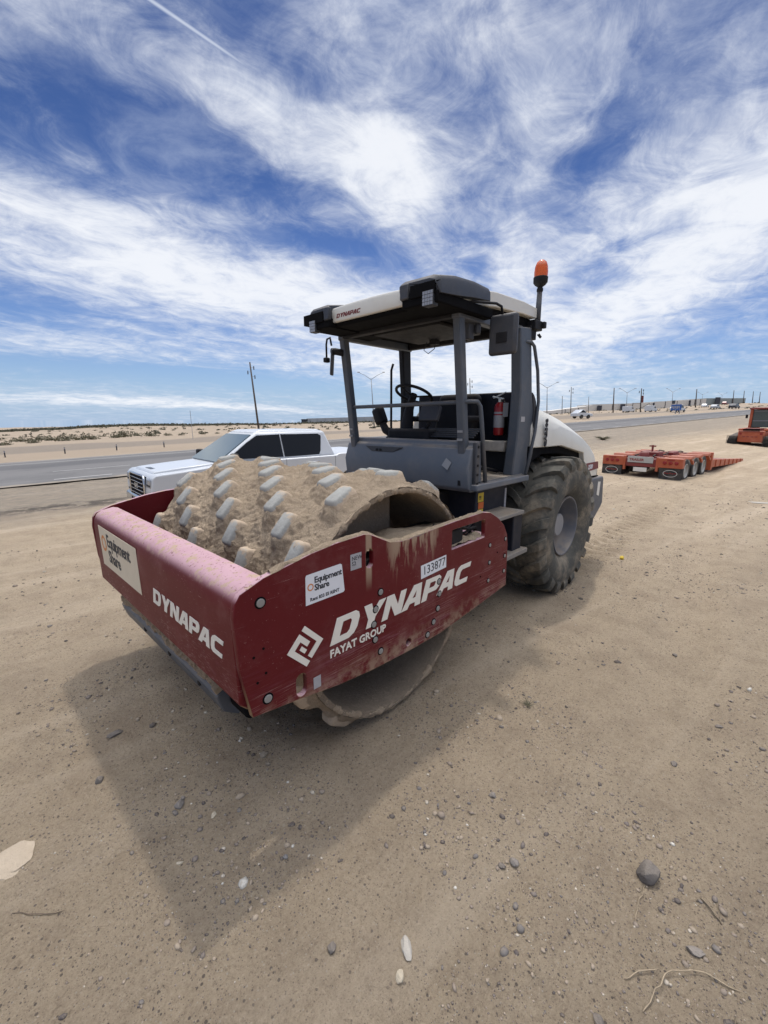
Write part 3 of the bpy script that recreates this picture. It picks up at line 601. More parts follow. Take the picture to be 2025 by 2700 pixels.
# drum ------------------------------------------------------------
DC = (-.06, .80); RS = .757; HW = 1.065
nth, nyy = 640, 250
th = np.linspace(0, 2 * math.pi, nth, endpoint=False); yy = np.linspace(-HW, HW, nyy)
TH, YY = np.meshgrid(th, yy, indexing='ij')
pads = [(R(33 + 10 * k + 30 * j), .945 - .2375 * k) for k in range(9) for j in range(12)]
wx = TH * RS
dirt = .012 + .018 * (fbm(np.cos(TH) * 3.0 + 9, YY * 3.2 + np.sin(TH) * 3.0, 3, 3) + .5) + .014 * np.abs(fbm(wx / .06, YY / .03, 3, 11)) + .015 * fbm(wx / .020, YY / .016, 2, 13)
dirt += .005 * np.sin(YY * 2 * math.pi / .2375 * 2 + 1.2) + .006 * fbm(wx / .5, YY / .02, 2, 19)
sh = np.zeros_like(TH)
for a, y0 in pads:
    da = (TH - a + math.pi) % (2 * math.pi) - math.pi
    q = ((np.abs(da + .02) * .8 / .132) ** 3 + (np.abs(YY - y0 - .006) / .084) ** 3) ** (1 / 3.)
    n_ = 1 + .22 * fbm(wx / .04, YY / .04, 2, int(a * 10) % 7)
    sh = np.maximum(sh, .052 * np.clip(1.22 - q * n_, 0, .55) / .55)
edge = sst(HW - np.abs(YY), 0, .09)
RR = RS + (np.maximum(dirt, 0) + sh * (.85 + .3 * fbm(wx / .03, YY / .03, 2, 17))) * edge
YE = YY + np.sign(YY) * (1 - edge) * (.006 + .016 * fbm(wx / .06, YY * 0 + 3, 3, 29)); RR = RR + (1 - edge) * .010 * fbm(wx / .05, YY * 0 + 8, 3, 31)
Vd = np.stack([DC[0] + RR * np.cos(TH), YE, DC[1] + RR * np.sin(TH)], -1).reshape(-1, 3)
ix = np.arange(nth * nyy).reshape(nth, nyy); nx_ = np.roll(ix, -1, axis=0)
Fd = np.stack([ix[:, :-1].ravel(), ix[:, 1:].ravel(), nx_[:, 1:].ravel(), nx_[:, :-1].ravel()], 1)
# clods stuck in the dirt
drum = link('drum', npmesh('drum', Vd, Fd, 4), M['caked'], roller, smooth=1)
for sgn in (1, -1):
    MB().lathe([(RS + .001, sgn * (HW - .004)), (RS - .004, sgn * (HW + .004)), (.722, sgn * (HW + .004)), (.716, sgn * (HW - .006)), (.715, sgn * .60), (.714, sgn * .42), (.10, sgn * .42)], 'y', (DC[0], 0, DC[1]), 120, cap=False).build('drum_rim', M['inner'], drum, smooth=2)
for sgn in (1, -1):
    nr, kc = 560, 9; ta = np.linspace(0, 2 * math.pi, nr, endpoint=False); pc = np.linspace(-.15, math.pi * 1.1, kc)
    TA, PC = np.meshgrid(ta, pc, indexing='ij'); nzr = np.clip(.55 + 1.3 * fbm(TA * RS / .07, PC * 0 + sgn * 3 + 9, 4, 41) + .35 * fbm(TA * RS / .015, PC * 1.2, 2, 43), .12, 1.6)
    ra = .020 * nzr; Rr = .738 + ra * 1.25 * np.cos(PC); Yr = sgn * (1.062 + ra * .9 * np.sin(PC))
    v_ = np.stack([DC[0] + Rr * np.cos(TA), Yr, DC[1] + Rr * np.sin(TA)], -1).reshape(-1, 3); ix = np.arange(nr * kc).reshape(nr, kc); n2x = np.roll(ix, -1, axis=0)
    link('mud_rim', npmesh('mud_rim', v_, np.stack([ix[:, :-1].ravel(), ix[:, 1:].ravel(), n2x[:, 1:].ravel(), n2x[:, :-1].ravel()], 1), 4), M['caked'], drum, smooth=1)
def pad_mesh(r_out=.856):
    m_ = MB(); n = 6
    def ring(la, lw, r): # corner-rounded rectangle on the cylinder
        pts = []
        for sx, sy in ((1, 1), (-1, 1), (-1, -1), (1, -1)):
            for q in range(3):
                a = {(1, 1): 0, (-1, 1): 90, (-1, -1): 180, (1, -1): 270}[(sx, sy)] + q * 45
                pts.append((sx * (la - .018) + .018 * math.cos(R(a)), sy * (lw - .018) + .018 * math.sin(R(a))))
        return [((r) * math.sin(p[0] / .8), p[1], (r) * math.cos(p[0] / .8)) for p in pts]
    rings = [ring(.100, .068, .775), ring(.088, .055, .822), ring(.080, .048, .842), ring(.074, .043, .849), ring(.065, .036, .8525)]
    vs = [v for r_ in rings for v in r_]; k = 12; fs = []
    for i in range(4):
        for j in range(k): fs.append((i * k + j, i * k + (j + 1) % k, (i + 1) * k + (j + 1) % k, (i + 1) * k + j))
    # top split so it follows the curve
    t0 = 48; fs.append(tuple(range(t0, t0 + 12)))
    m_.add(vs, fs); me = bpy.data.meshes.new('pad'); me.from_pydata(m_.v, [], m_.f)
    bm = bmesh.new(); bm.from_mesh(me); bmesh.ops.recalc_face_normals(bm, faces=bm.faces); bm.to_mesh(me); bm.free()
    return me
pm = pad_mesh(); pm.materials.append(M['pad']); pm.polygons.foreach_set('use_smooth', [True] * len(pm.polygons)); pm.set_sharp_from_angle(angle=R(70))
def pmat(a, y): return Matrix.Translation((DC[0], y, DC[1])) @ Matrix.Rotation(R(90) - a, 4, 'Y')
cc = Vector(CAM)
def show(p):
    a, y = p; n_ = Vector((math.cos(a), 0, math.sin(a))); c_ = Vector((DC[0], y, DC[1])) + n_ * .855; v_ = cc - c_
    return n_.dot(v_.normalized()) / v_.length
pads.sort(key=show, reverse=True)
rest = bmesh.new()
for i, (a, y) in enumerate(pads):
    if i < 96:
        o_ = bpy.data.objects.new('pad', pm); COL.objects.link(o_); o_.parent = drum; o_.matrix_local = pmat(a, y)
    else:
        m2 = pm.copy(); m2.transform(pmat(a, y)); rest.from_mesh(m2)
me = bpy.data.meshes.new('pads'); rest.to_mesh(me); tag(link('pad', me, M['pad'], drum), kind='stuff')
# support bracket inside the drum
g = [(x, z) for x, z in [(-.262, .45), (.30, .45), (.48, .75), (.46, 1.15), (.30, 1.38), (.10, 1.45), (-.262, 1.475)]]
MB().prism(g, 'y', .78, .80).build('drum_support_plate', M['inner'], roller, bevel=.004)
MB().lathe([(.30, .80), (.30, 1.15)], 'y', (DC[0], 0, DC[1]), 28).build('drum_motor', M['dark'], roller, smooth=2)

# rear frame, tank and steps ----------------------------------------
MB().b2(-2.6, -1.30, -.45, .45, .45, 1.30).build('centre_frame', M['dark'], roller, bevel=.02)
MB().b2(-4.3, -2.4, -.42, .42, .45, 1.45).build('rear_chassis', M['navy'], roller, bevel=.02)
tank = MB().b2(-2.06, -1.47, .30, .75, .50, 1.335).build('side_tank', M['navy'], roller, bevel=.012)
def tplate(x0, x1, z0, z1, m, nm='warning_decal'): return link(nm, plate([[(-x0, z0), (-x1, z0), (-x1, z1), (-x0, z1)]], .002, frame((0, .7515, 0), (-1, 0, 0), (0, 0, 1))), m, tank)
tplate(-1.505, -1.60, 1.22, 1.305, M['yellow']); tplate(-1.515, -1.605, 1.155, 1.215, M['orange']); tplate(-1.51, -1.60, 1.06, 1.15, M['yellow'])
mtk = frame((0, .7535, 0), (-1, 0, 0), (0, 0, 1))
link('decal_print', text('3R', .075, mtk @ Matrix.Translation((1.518, 1.078, 0)), off=.002), M['ink'], tank)
link('decal_print', text('!!!', .05, mtk @ Matrix.Translation((1.52, 1.245, 0)), off=.001), M['ink'], tank)
MB().b2(-2.03, -2.0, .74, .756, 1.10, 1.30).build('tank_seam', M['label'], tank)
MB().b2(-1.98, -1.80, .55, .97, .70, 1.09).build('step_riser', M['navy'], roller, bevel=.01)
MB().b2(-1.95, -1.42, .74, 1.0, 1.085, 1.12).build('step', M['tread'], roller, bevel=.006)
MB().b2(-2.03, -1.50, .74, 1.02, .685, .73).build('step', M['tread'], roller, bevel=.006)
MB().b2(-2.30, -1.30, -.86, .86, 1.355, 1.415).build('platform', M['cowl'], roller, bevel=.012)
MB().b2(-2.26, -1.34, -.8, .8, 1.4155, 1.425).build('platform_mat', M['tread'], roller)
cp = [(-1.45, 1.785), (-1.335, 1.785), (-1.325, 1.74), (-1.29, 1.725), (-1.235, 1.56), (-1.26, 1.375), (-1.30, 1.34), (-1.47, 1.34)]
cowl = MB().prism(cp, 'y', -.80, .80).build('front_cowl', M['cowl'], roller, bevel=.014, seg=3)
MB().prism([(-.50, 1.705), (.02, 1.705), (-.10, 1.65), (-.40, 1.65)], 'x', -1.295, -1.262).build('cowl_recess', M['greyd'], cowl, bevel=.004)
for y in (-.32, -.27): MB().lathe([(.013, -1.262), (.013, -1.252)], 'x', (0, y, 1.67), 12).build('screw', M['dark'], cowl)
link('sticker', plate([[(-.04, -.03), (.035, -.045), (.04, .03), (-.03, .045)]], .001, frame((-1.232, .58, 1.585), (0, 1, -.35), (-.3, .35, 1))), M['cap'], cowl)
MB().b2(-1.262, -1.25, .69, .72, 1.40, 1.45).build('latch', M['dark'], cowl, bevel=.003)
MB().b2(-1.37, -1.31, .79, .835, 1.36, 1.78).build('cowl_end_panel', M['greyd'], roller, bevel=.01)
# ROPS posts
def post(a, b, w, d, nm='roof_post'):
    a = Vector(a); b = Vector(b); mb = MB(); q = lambda c: [(c.x - d / 2, c.y - w / 2, c.z), (c.x + d / 2, c.y - w / 2, c.z), (c.x + d / 2, c.y + w / 2, c.z), (c.x - d / 2, c.y + w / 2, c.z)]
    return mb.hexa(q(a), q(b)).build(nm, M['grey'], roller, bevel=.012)
for s in (1, -1): post((-1.345, s * .70, 1.42), (-1.165, s * .70, 2.80), .075, .075)
rp = [(-2.06, 2.82), (-2.27, 2.84), (-2.38, 2.24), (-2.44, 2.05), (-2.42, 1.75), (-2.34, 1.40), (-2.06, 1.42), (-2.12, 1.8), (-2.135, 2.24)]
MB().prism(rp, 'y', .68, .79).build('roof_post', M['grey'], roller, bevel=.014)
MB().prism([(-2.06, 2.82), (-2.21, 2.84), (-2.24, 2.2), (-2.22, 1.40), (-2.08, 1.42), (-2.11, 2.2)], 'y', -.76, -.69).build('roof_post', M['dark'], roller, bevel=.014)  # far post coloured black to show it in shade, unlike the grey posts
MB().prism([(-2.38, 2.25), (-2.46, 2.15), (-2.49, 1.9), (-2.46, 1.62), (-2.38, 1.42), (-2.34, 1.42), (-2.42, 1.75), (-2.44, 2.05)], 'y', .66, .81).build('rear_pillar_cover', M['greyd'], roller, bevel=.02)
MB().b2(-2.42, -2.36, -.68, .68, 1.42, 2.255).build('rear_wall', M['navy'], roller, bevel=.015)
MB().b2(-2.40, -2.32, .30, .68, 1.425, 1.74).build('rear_step_box', M['greyd'], roller, bevel=.01)
MB().b2(-2.26, -2.16, .35, .63, 1.645, 1.755).build('storage_box', M['paper'], roller, bevel=.012)
# canopy
for y in (.70, -.70): MB().b2(-2.2, -1.12, y - .04, y + .04, 2.76, 2.85).build('roof_rail', M['grey'], roller, bevel=.01)
for x in (-1.15, -2.16): MB().b2(x - .04, x + .04, -.66, .66, 2.77, 2.85).build('roof_rail', M['dark'], roller, bevel=.01)
def roofsec(x, zb, zt, hw, crown):
    ys = np.linspace(-1, 1, 15); top = [(x, y * hw, zt + crown * (1 - abs(y) ** 2.4) - (.012 if abs(y) == 1 else 0)) for y in ys]
    return top + [(x, hw, zb), (x, -hw, zb)]
def loft(secs, name, m, parent, **k):
    n = len(secs[0]); mb = MB(); vs = [v for s_ in secs for v in s_]; fs = [tuple(range(n)), tuple(range(len(vs) - 1, len(vs) - n - 1, -1))]
    for i in range(len(secs) - 1):
        for j in range(n): fs.append((i * n + j, (i + 1) * n + j, (i + 1) * n + (j + 1) % n, i * n + (j + 1) % n))
    return mb.add(vs, fs).build(name, m, parent, **k)
roof = loft([roofsec(-.785, 2.835, 2.905, .72, .035), roofsec(-.80, 2.83, 2.93, .74, .035), roofsec(-1.1, 2.85, 2.985, .765, .04), roofsec(-1.6, 2.905, 3.035, .785, .04), roofsec(-2.1, 2.93, 3.05, .79, .035), roofsec(-2.36, 2.935, 3.04, .785, .03), roofsec(-2.40, 2.945, 3.02, .77, .02)], 'canopy_roof', M['cream'], roller, bevel=.008)
MB().prism([(-.83, 2.80), (-.80, 2.845), (-1.1, 2.86), (-1.6, 2.91), (-2.1, 2.935), (-2.38, 2.93), (-2.36, 2.84), (-1.6, 2.83), (-1.1, 2.80)], 'y', -.735, .735).build('roof_liner', M['black'], roller, bevel=.01)
MB().b2(-2.0, -1.3, -.4, .4, 2.785, 2.815).build('roof_hatch', M['dark'], roller, bevel=.01)
me, wd = dyna(.034, frame((-.784, -.355, 2.862), (0, 1, 0.0), (.0, 0, 1)), .3, 1.0, .0012)
link('roof_lettering', me, M['rdecal'], roof)
def light_pod(s):
    """corner housing: curved shell over a dark recess with the work lamp"""
    k_ = 1.0 if s > 0 else .86; o_, i_ = .83 * s * k_, .45 * s * (1 if s > 0 else .93)
    def sec(x, zt, zb, o1, i1):
        return [(x, i1, zb), (x, i1, zt - .01), (x, i1 + (o1 - i1) * .1, zt), (x, i1 + (o1 - i1) * .82, zt - .005), (x, i1 + (o1 - i1) * .95, zt - .02), (x, o1, zt - .05), (x, o1, zb)]
    ss_ = [sec(-.735, 2.96, 2.92, .80 * s * k_, i_), sec(-.76, 2.985, 2.85, .825 * s * k_, i_), sec(-.95, 3.02, 2.865, o_, i_), sec(-1.2, 3.035, 2.895, o_, i_), sec(-1.42, 3.03, 2.915, .825 * s * k_, i_), sec(-1.47, 2.99, 2.915, .80 * s * k_, i_)]
    pod = loft(ss_, 'light_housing', M['greyd'], roller, bevel=.01)
    MB().b2(-.80, -.728, min(.56 * s * k_, .775 * s), max(.56 * s * k_, .79 * s * k_), 2.845, 2.935).build('lamp_recess', M['black'], pod, bevel=.004)
    MB().b2(-1.5, -.74, min(.47 * s * k_, .81 * s * k_), max(.47 * s * k_, .81 * s * k_), 2.79, 2.87).build('housing_underside', M['black'], pod, bevel=.01)
    MB().b2(-.76, -.725, min(.46 * s * k_, .545 * s * k_), max(.46 * s * k_, .545 * s * k_), 2.85, 2.96).build('housing_cheek', M['greyd'], pod, bevel=.01)
    MB().b2(-.79, -.722, min(.690 * s * k_, .782 * s * k_), max(.690 * s * k_, .782 * s * k_), 2.770, 2.872).build('work_lamp', M['greyd'], pod, bevel=.006)
    lb = MB()
    for a in range(4):
        for b_ in range(4): lb.box((-.7195, (.700 + a * .0235) * s * k_, 2.785 + b_ * .0245), (.004, .0205, .021))
    lb.build('lamp_lens', M['lampc'], pod)
light_pod(1); light_pod(-1)
# mirrors
def mirror(x, y0, y1, z0, z1, path, n2=''):
    mr = MB().b2(x - .03, x + .03, y0, y1, z0, z1).build('mirror', M['greyd'], roller, bevel=.028, seg=3)
    MB().tube(path, .011, 8).build('mirror_arm', M['dark'], mr, smooth=1)
    MB().box((x + .032, (y0 + y1) / 2, z0 + (z1 - z0) * .42), (.012, (y1 - y0) * .38, (z1 - z0) * .26)).build('mirror_mount', M['dark'], mr, bevel=.004)
    return mr
mirror(-1.50, .795, 1.045, 2.495, 2.815, [(-1.15, .72, 2.84), (-1.2, .80, 2.875), (-1.42, .885, 2.885), (-1.48, .90, 2.87), (-1.50, .905, 2.80)])
mr = MB().hexa([(-1.13, -.86, 2.43), (-1.07, -.83, 2.43), (-1.07, -.80, 2.68), (-1.13, -.83, 2.68)], [(-1.13, -.83, 2.42), (-1.07, -.80, 2.42), (-1.07, -.77, 2.68), (-1.13, -.80, 2.68)]).build('mirror', M['greyd'], roller, bevel=.012)
MB().tube([(-1.1, -.82, 2.72), (-1.1, -.84, 2.80), (-1.1, -.89, 2.79), (-1.1, -.905, 2.74), (-1.1, -.905, 2.60)], .010, 8).build('mirror_arm', M['dark'], mr, smooth=1)
MB().b2(-1.13, -1.07, -.93, -.88, 2.56, 2.61).build('mirror_mount', M['dark'], mr, bevel=.01)
MB().tube([(-1.16, -.70, 2.64), (-1.12, -.78, 2.66), (-1.1, -.82, 2.66)], .035, 10).build('mirror_mount', M['dark'], mr, smooth=1)
# beacon
bc = MB().tube([(-2.40, .78, 2.83), (-2.405, .78, 3.19)], [.030, .024], 12).build('beacon_pole', M['greyd'], roller, smooth=1)
MB().lathe([(.018, 3.17), (.03, 3.19), (.03, 3.21), (.022, 3.225), (.05, 3.245), (.066, 3.265), (.068, 3.31), (.064, 3.315)], 'z', (-2.405, .78, 0), 24).build('beacon_base', M['dark'], bc, smooth=2)
MB().lathe([(.062, 3.312), (.064, 3.36), (.058, 3.41), (.044, 3.445), (.024, 3.462), (.004, 3.468)], 'z', (-2.405, .78, 0), 24).build('beacon_lens', M['amber'], bc, smooth=2)
MB().box((-2.36, .77, 2.87), (.16, .10, .09)).box((-2.33, .74, 2.80), (.12, .09, .12)).box((-2.44, .83, 2.88), (.05, .04, .06)).build('beacon_bracket', M['dark'], bc, bevel=.008)
MB().tube([(-2.41, .80, 2.80), (-2.42, .82, 2.77), (-2.38, .83, 2.755), (-2.34, .82, 2.78)], .007, 7).build('cable', M['dark'], bc, smooth=1)
MB().tube([(-2.17, .78, 2.70), (-2.26, .80, 2.705), (-2.31, .81, 2.67), (-2.40, .82, 2.45), (-2.47, .82, 2.15), (-2.42, .83, 1.85), (-2.27, .83, 1.42)], .016, 10).build('grab_rail', M['grey'], roller, smooth=1)
MB().tube([(-1.255, -.74, 2.10), (-1.255, 0, 2.105), (-1.255, .70, 2.115), (-1.28, .76, 2.12), (-1.34, .80, 2.118), (-1.375, .81, 2.08), (-1.40, .815, 1.95), (-1.50, .82, 1.42)], .019, 10).build('grab_rail', M['grey'], roller, smooth=1)
MB().tube([(-2.02, -.80, 2.62), (-2.02, -.83, 2.55), (-2.02, -.83, 1.9), (-2.02, -.8, 1.5)], .014, 8).build('grab_rail', M['dark'], roller, smooth=1)
for k in range(5): MB().lathe([(.012, .835), (.012, .842)], 'y', (-1.335, 0, 1.42 + k * .08), 8).build('bolt', M['dark'], roller)
for s in (1, -1):
    for z in (1.80, 1.87): MB().box((-1.245 - (z - 1.8) * .05 + .0, s * .70, z), (.012, .05, .02)).build('post_bolt', M['cap'], roller)
MB().tube([(-1.20, .665, 2.72), (-1.24, .66, 2.4), (-1.30, .665, 1.95), (-1.33, .66, 1.80)], .008, 6).build('cable', M['dark'], roller, smooth=1)
MB().tube([(-2.1, .60, 1.45), (-1.9, .5, 1.5), (-1.75, .45, 1.44), (-1.6, .5, 1.43)], .018, 7).build('hose', M['dark'], roller, smooth=1)
for y in (.25, .0, -.25): MB().tube([(-1.18, y, 1.0), (-1.3, y + .04, 1.12), (-1.42, y + .02, 1.05), (-1.6, y, .95)], .022, 8).build('hydraulic_hose', M['dark'], roller, smooth=1)
link('warning_label', plate([[(.02, 0), (.10, 0), (.10, .05), (.02, .05)]], .001, frame((-2.15, .7915, 1.95), (-1, 0, 0), (0, 0, 1))), M['label'], roller)
link('warning_label', plate([[(0, 0), (.05, 0), (.05, .07), (0, .07)]], .001, frame((-2.355, -.1, 2.02), (0, 1, 0), (0, 0, 1))), M['yellow'], roller)
# cab furniture
sw = []
ctr = Vector((-1.78, -.27, 2.24)); ax = Vector((-.42, 0, .9)).normalized(); e1 = Vector((0, 1, 0)); e2 = ax.cross(e1)
swm = MB().tube([ctr + (e1 * math.cos(a) + e2 * math.sin(a)) * .20 for a in np.linspace(0, 2 * math.pi, 32, endpoint=False)], .016, 9, closed=True).build('steering_wheel', M['dark'], roller, smooth=1)
sp_ = MB()
for a in (0.3, 2.4, 4.5): sp_.tube([ctr - ax * .03, ctr + (e1 * math.cos(a) + e2 * math.sin(a)) * .19], .010, 7)
sp_.lathe([(.05, -.05), (.05, .01)], 'z', (0, 0, 0), 16) if False else None
sp_.tube([ctr - ax * .06, ctr], .04, 12); sp_.build('steering_spokes', M['dark'], swm, smooth=1)
MB().tube([ctr - ax * .05, ctr - ax * .18, (-1.66, -.27, 1.85), (-1.62, -.27, 1.45)], [.04, .05, .075, .09], 12).build('steering_column', M['dark'], roller, smooth=1)
cn = MB().b2(-1.72, -1.52, -.42, .12, 1.42, 1.88).build('control_console', M['dark'], roller, bevel=.03)
MB().box((-1.66, .05, 2.03), (.05, .24, .16), (0, R(-20), 0)).build('display_screen', M['greyd'], roller, bevel=.012)
MB().tube([(-1.66, .05, 1.95), (-1.66, -.02, 1.85)], .02, 8).build('screen_stalk', M['dark'], roller, smooth=1)
st = MB().box((-2.0, .02, 1.80), (.48, .52, .13)).build('seat_cushion', M['dark'], roller, bevel=.05, seg=3)
MB().box((-2.20, .02, 2.03), (.14, .52, .44), (0, R(-12), 0)).build('seat_backrest', M['dark'], roller, bevel=.06, seg=3)
MB().box((-2.0, .02, 1.58), (.30, .34, .32)).build('seat_base', M['navy'], roller, bevel=.02)
MB().box((-1.95, .36, 1.98), (.36, .08, .06)).build('armrest', M['dark'], roller, bevel=.025, seg=3)
MB().box((-1.95, -.34, 1.98), (.36, .08, .06)).build('armrest', M['dark'], roller, bevel=.025, seg=3)
pod = MB().box((-1.62, -.63, 2.01), (.12, .12, .19), (R(25), 0, 0)).build('control_pod', M['dark'], roller, bevel=.03, seg=3)
MB().tube([(-1.62, -.60, 1.95), (-1.62, -.54, 1.86), (-1.64, -.42, 1.80), (-1.66, -.32, 1.76)], [.04, .045, .05, .05], 10).build('pod_arm', M['dark'], pod, smooth=1)
MB().tube([(-1.60, -.44, 1.80), (-1.60, -.50, 1.78), (-1.60, -.55, 1.74)], .010, 7).build('lever', M['dark'], pod, smooth=1)
MB().tube([(-1.95, -.45, 1.45), (-1.94, -.46, 1.90)], .018, 8).tube([(-1.94, -.46, 1.88), (-1.93, -.46, 2.03)], [.02, .035], 10).build('joystick', M['dark'], roller, smooth=1)
cb = MB()
for k in range(5): cb.b2(-1.60 - k * .03, -1.585 - k * .03, -.30 + k * .05, .62, 1.80 + k * .018, 1.815 + k * .018)
cb.build('console_trim', M['greyd'], roller, bevel=.003)
MB().b2(-1.75, -1.45, .15, .62, 1.425, 1.76).build('side_console', M['dark'], roller, bevel=.03)
MB().tube([(-1.9, -.20, 2.78), (-1.9, -.24, 2.70), (-1.9, -.18, 2.66), (-1.9, -.10, 2.70), (-1.9, -.08, 2.78)], .004, 6).box((-1.9, -.10, 2.765), (.06, .09, .05)).build('roof_cable', M['dark'], roller, smooth=0)
MB().tube([(-1.45, .70, 2.76), (-1.45, .70, 2.68)], .03, 8).box((-1.38, .66, 2.70), (.08, .06, .14)).build('roof_bracket', M['greyd'], roller, bevel=.01)

# hood
def hsec(x, zt, zb, w, wt):
    return [(x, -w, zb), (x, -w, zt - .32), (x, -w + .03, zt - .20), (x, -(w + wt) / 2 + .02, zt - .07), (x, -wt, zt - .015), (x, 0, zt + .02), (x, wt, zt - .015), (x, (w + wt) / 2 - .02, zt - .07), (x, w - .03, zt - .20), (x, w, zt - .32), (x, w, zb)]
HW_ = .85
hs = [(-2.40, 2.20, 1.68, .80, .55), (-2.75, 2.16, 1.68, .84, .55), (-3.1, 2.10, 1.68, .85, .54), (-3.45, 2.03, 1.62, .855, .52), (-3.80, 1.94, 1.56, .86, .50), (-3.93, 1.89, 1.24, .86, .50), (-4.1, 1.82, 1.23, .86, .48), (-4.3, 1.71, 1.22, .855, .46), (-4.45, 1.60, 1.21, .84, .44), (-4.54, 1.45, 1.21, .80, .40)]
hood = loft([hsec(*h) for h in hs], 'hood', M['cream'], roller, bevel=.012)
MB().prism([(-2.36, 1.42), (-2.36, 1.70), (-2.8, 1.69), (-3.2, 1.67), (-3.5, 1.63), (-3.85, 1.56), (-3.96, 1.30), (-3.9, 1.25), (-3.75, 1.44), (-3.5, 1.53), (-3.2, 1.58), (-2.7, 1.60), (-2.5, 1.55)], 'y', .44, .80).build('wheel_arch_liner', M['black'], roller, bevel=.01)
MB().prism([(-2.36, 1.42), (-2.36, 1.70), (-2.8, 1.69), (-3.2, 1.67), (-3.5, 1.63), (-3.85, 1.56), (-3.96, 1.30), (-3.9, 1.25), (-3.75, 1.44), (-3.5, 1.53), (-3.2, 1.58), (-2.7, 1.60), (-2.5, 1.55)], 'y', -.80, -.44).build('wheel_arch_liner', M['black'], roller, bevel=.01)
bump = MB().prism([(-4.02, 1.195), (-4.62, 1.195), (-4.66, 1.16), (-4.72, .80), (-4.66, .74), (-4.42, .60), (-4.02, .60)], 'y', -.88, .88).build('rear_counterweight', M['grey'], roller, bevel=.03, seg=3)
link('number_plate_sticker', plate([[(4.40, .95), (4.50, .92), (4.52, 1.12), (4.42, 1.13)]], .002, frame((0, .8815, 0), (-1, 0, 0), (0, 0, 1))), M['white'], bump)
MB().b2(-4.52, -4.0, -.84, .84, 1.197, 1.209).build('hood_gap', M['black'], roller)
HM = frame((0, .862, 0), (-1, 0, 0), (0, 0, 1))
link('model_decal', plate([[(3.93, 1.30), (4.42, 1.315), (4.38, 1.415), (3.90, 1.415)]], .003, HM), M['rdecal'], hood)
link('decal_print', text('2500', .085, HM @ Matrix.Translation((4.0, 1.33, .003)), shear=.3, off=.002), M['stk'], hood)
link('hood_lettering', text('CA2500', .088, frame((-2.68, .8455, 1.685), (0, 0, 1), (1, .09, 0)), off=.003, ext=.006), M['ink'], hood)

# wheels
def big_wheel(yc, s, loc):
    w = empty('wheel', (loc[0], yc, loc[1]))
    w.parent = roller; RO = .785; hw = .285
    prof = [(.345, .19), (.40, .245), (.48, .285), (.60, .292), (.70, .262), (.742, .225), (.757, .12), (.762, 0), (.757, -.12), (.742, -.225), (.70, -.262), (.60, -.292), (.48, -.285), (.40, -.245), (.345, -.19)]
    tb = MB().lathe([(r, h) for r, h in prof], 'y', (0, 0, 0), 72, cap=False)
    nl = 21
    for sd in (1, -1):
        for k in range(nl):
            a0 = 2 * math.pi * (k + (.5 if sd < 0 else 0)) / nl
            # bar sweeps from centre line to shoulder then down the sidewall
            st_ = [(.02, 0.0, .788), (.10, .09, .796), (.19, .155, .798), (.26, .195, .785), (.288, .215, .735), (.292, .225, .675)]
            secs = []
            for i, (yl, da, r) in enumerate(st_):
                hw_ = .042 + .014 * (i / 5); a = a0 + da * 1.05
                inn = .045 if i < 3 else .06
                base_r = r - inn; yb = yl if i < 3 else yl - .03
                p = lambda ang, rr, y: (rr * math.cos(ang), sd * y, rr * math.sin(ang))
                secs.append([p(a - (hw_ + .012) / r, base_r, yb), p(a - hw_ / r, r, yl), p(a + hw_ / r, r, yl), p(a + (hw_ + .012) / r, base_r, yb)])
            vs = [q for s_ in secs for q in s_]; fs = [(0, 1, 2, 3), (23, 22, 21, 20)]
            for i in range(5):
                for j in range(4): fs.append((i * 4 + j, (i + 1) * 4 + j, (i + 1) * 4 + (j + 1) % 4, i * 4 + (j + 1) % 4))
            tb.add(vs, fs)
    tb.build('tyre', M['tyre'], w, bevel=.004, seg=2)
    MB().lathe([(.348, s * .21), (.343, s * .228), (.33, s * .225), (.318, s * .20), (.31, s * .13), (.295, s * .10), (.275, s * .03), (.26, -s * .02), (.20, -s * .02), (.19, s * .0), (.02, s * .0)], 'y', (0, 0, 0), 56, cap=False).build('rim', M['rim'], w, smooth=2)
    MB().lathe([(.135, -s * .01), (.133, s * .135), (.122, s * .148), (.01, s * .152)], 'y', (0, 0, 0), 32).build('hub_cap', M['cap'], w, smooth=2)
    nb = MB()
    for k in range(12):
        a = 2 * math.pi * k / 12; nb.lathe([(.017, -s * .02), (.017, s * .03)], 'y', (.225 * math.cos(a), 0, .225 * math.sin(a)), 8)
    nb.build('wheel_nuts', M['rim'], w)
    return w
big_wheel(.785, 1, (-3.02, .768)); big_wheel(-.785, -1, (-3.02, .768))
MB().tube([(-3.02, -.6, .768), (-3.02, .6, .768)], .13, 14).build('rear_axle', M['dark'], roller, smooth=2)

# fire extinguisher on the rear wall
fe = empty('fire_extinguisher', (-2.26, .50, 1.80)); tag(fe, 'red fire extinguisher hung on the dark rear wall of the roller cab', 'fire extinguisher')
MB().lathe([(.03, .005), (.05, .015), (.055, .04), (.055, .285), (.045, .325), (.022, .35)], 'z', (0, 0, 0), 24).build('cylinder', M['red'], fe, smooth=2)
MB().lathe([(.0565, .09), (.0565, .215)], 'z', (0, 0, 0), 24, cap=False).build('instruction_label', M['label'], fe, smooth=2)
MB().lathe([(.0566, .23), (.0566, .25)], 'z', (0, 0, 0), 24, cap=False).build('name_band', M['label'], fe, smooth=2)
MB().lathe([(.02, .345), (.02, .385)], 'z', (0, 0, 0), 12).box((.0, -.02, .395), (.025, .13, .014), (R(-12), 0, 0)).box((.0, -.005, .42), (.022, .15, .012), (R(22), 0, 0)).build('valve_handle', M['alu'], fe, bevel=.002)
MB().box((.03, .085, .27), (.003, .055, .14), (0, 0, R(8))).build('inspection_tag', M['cap'], fe)
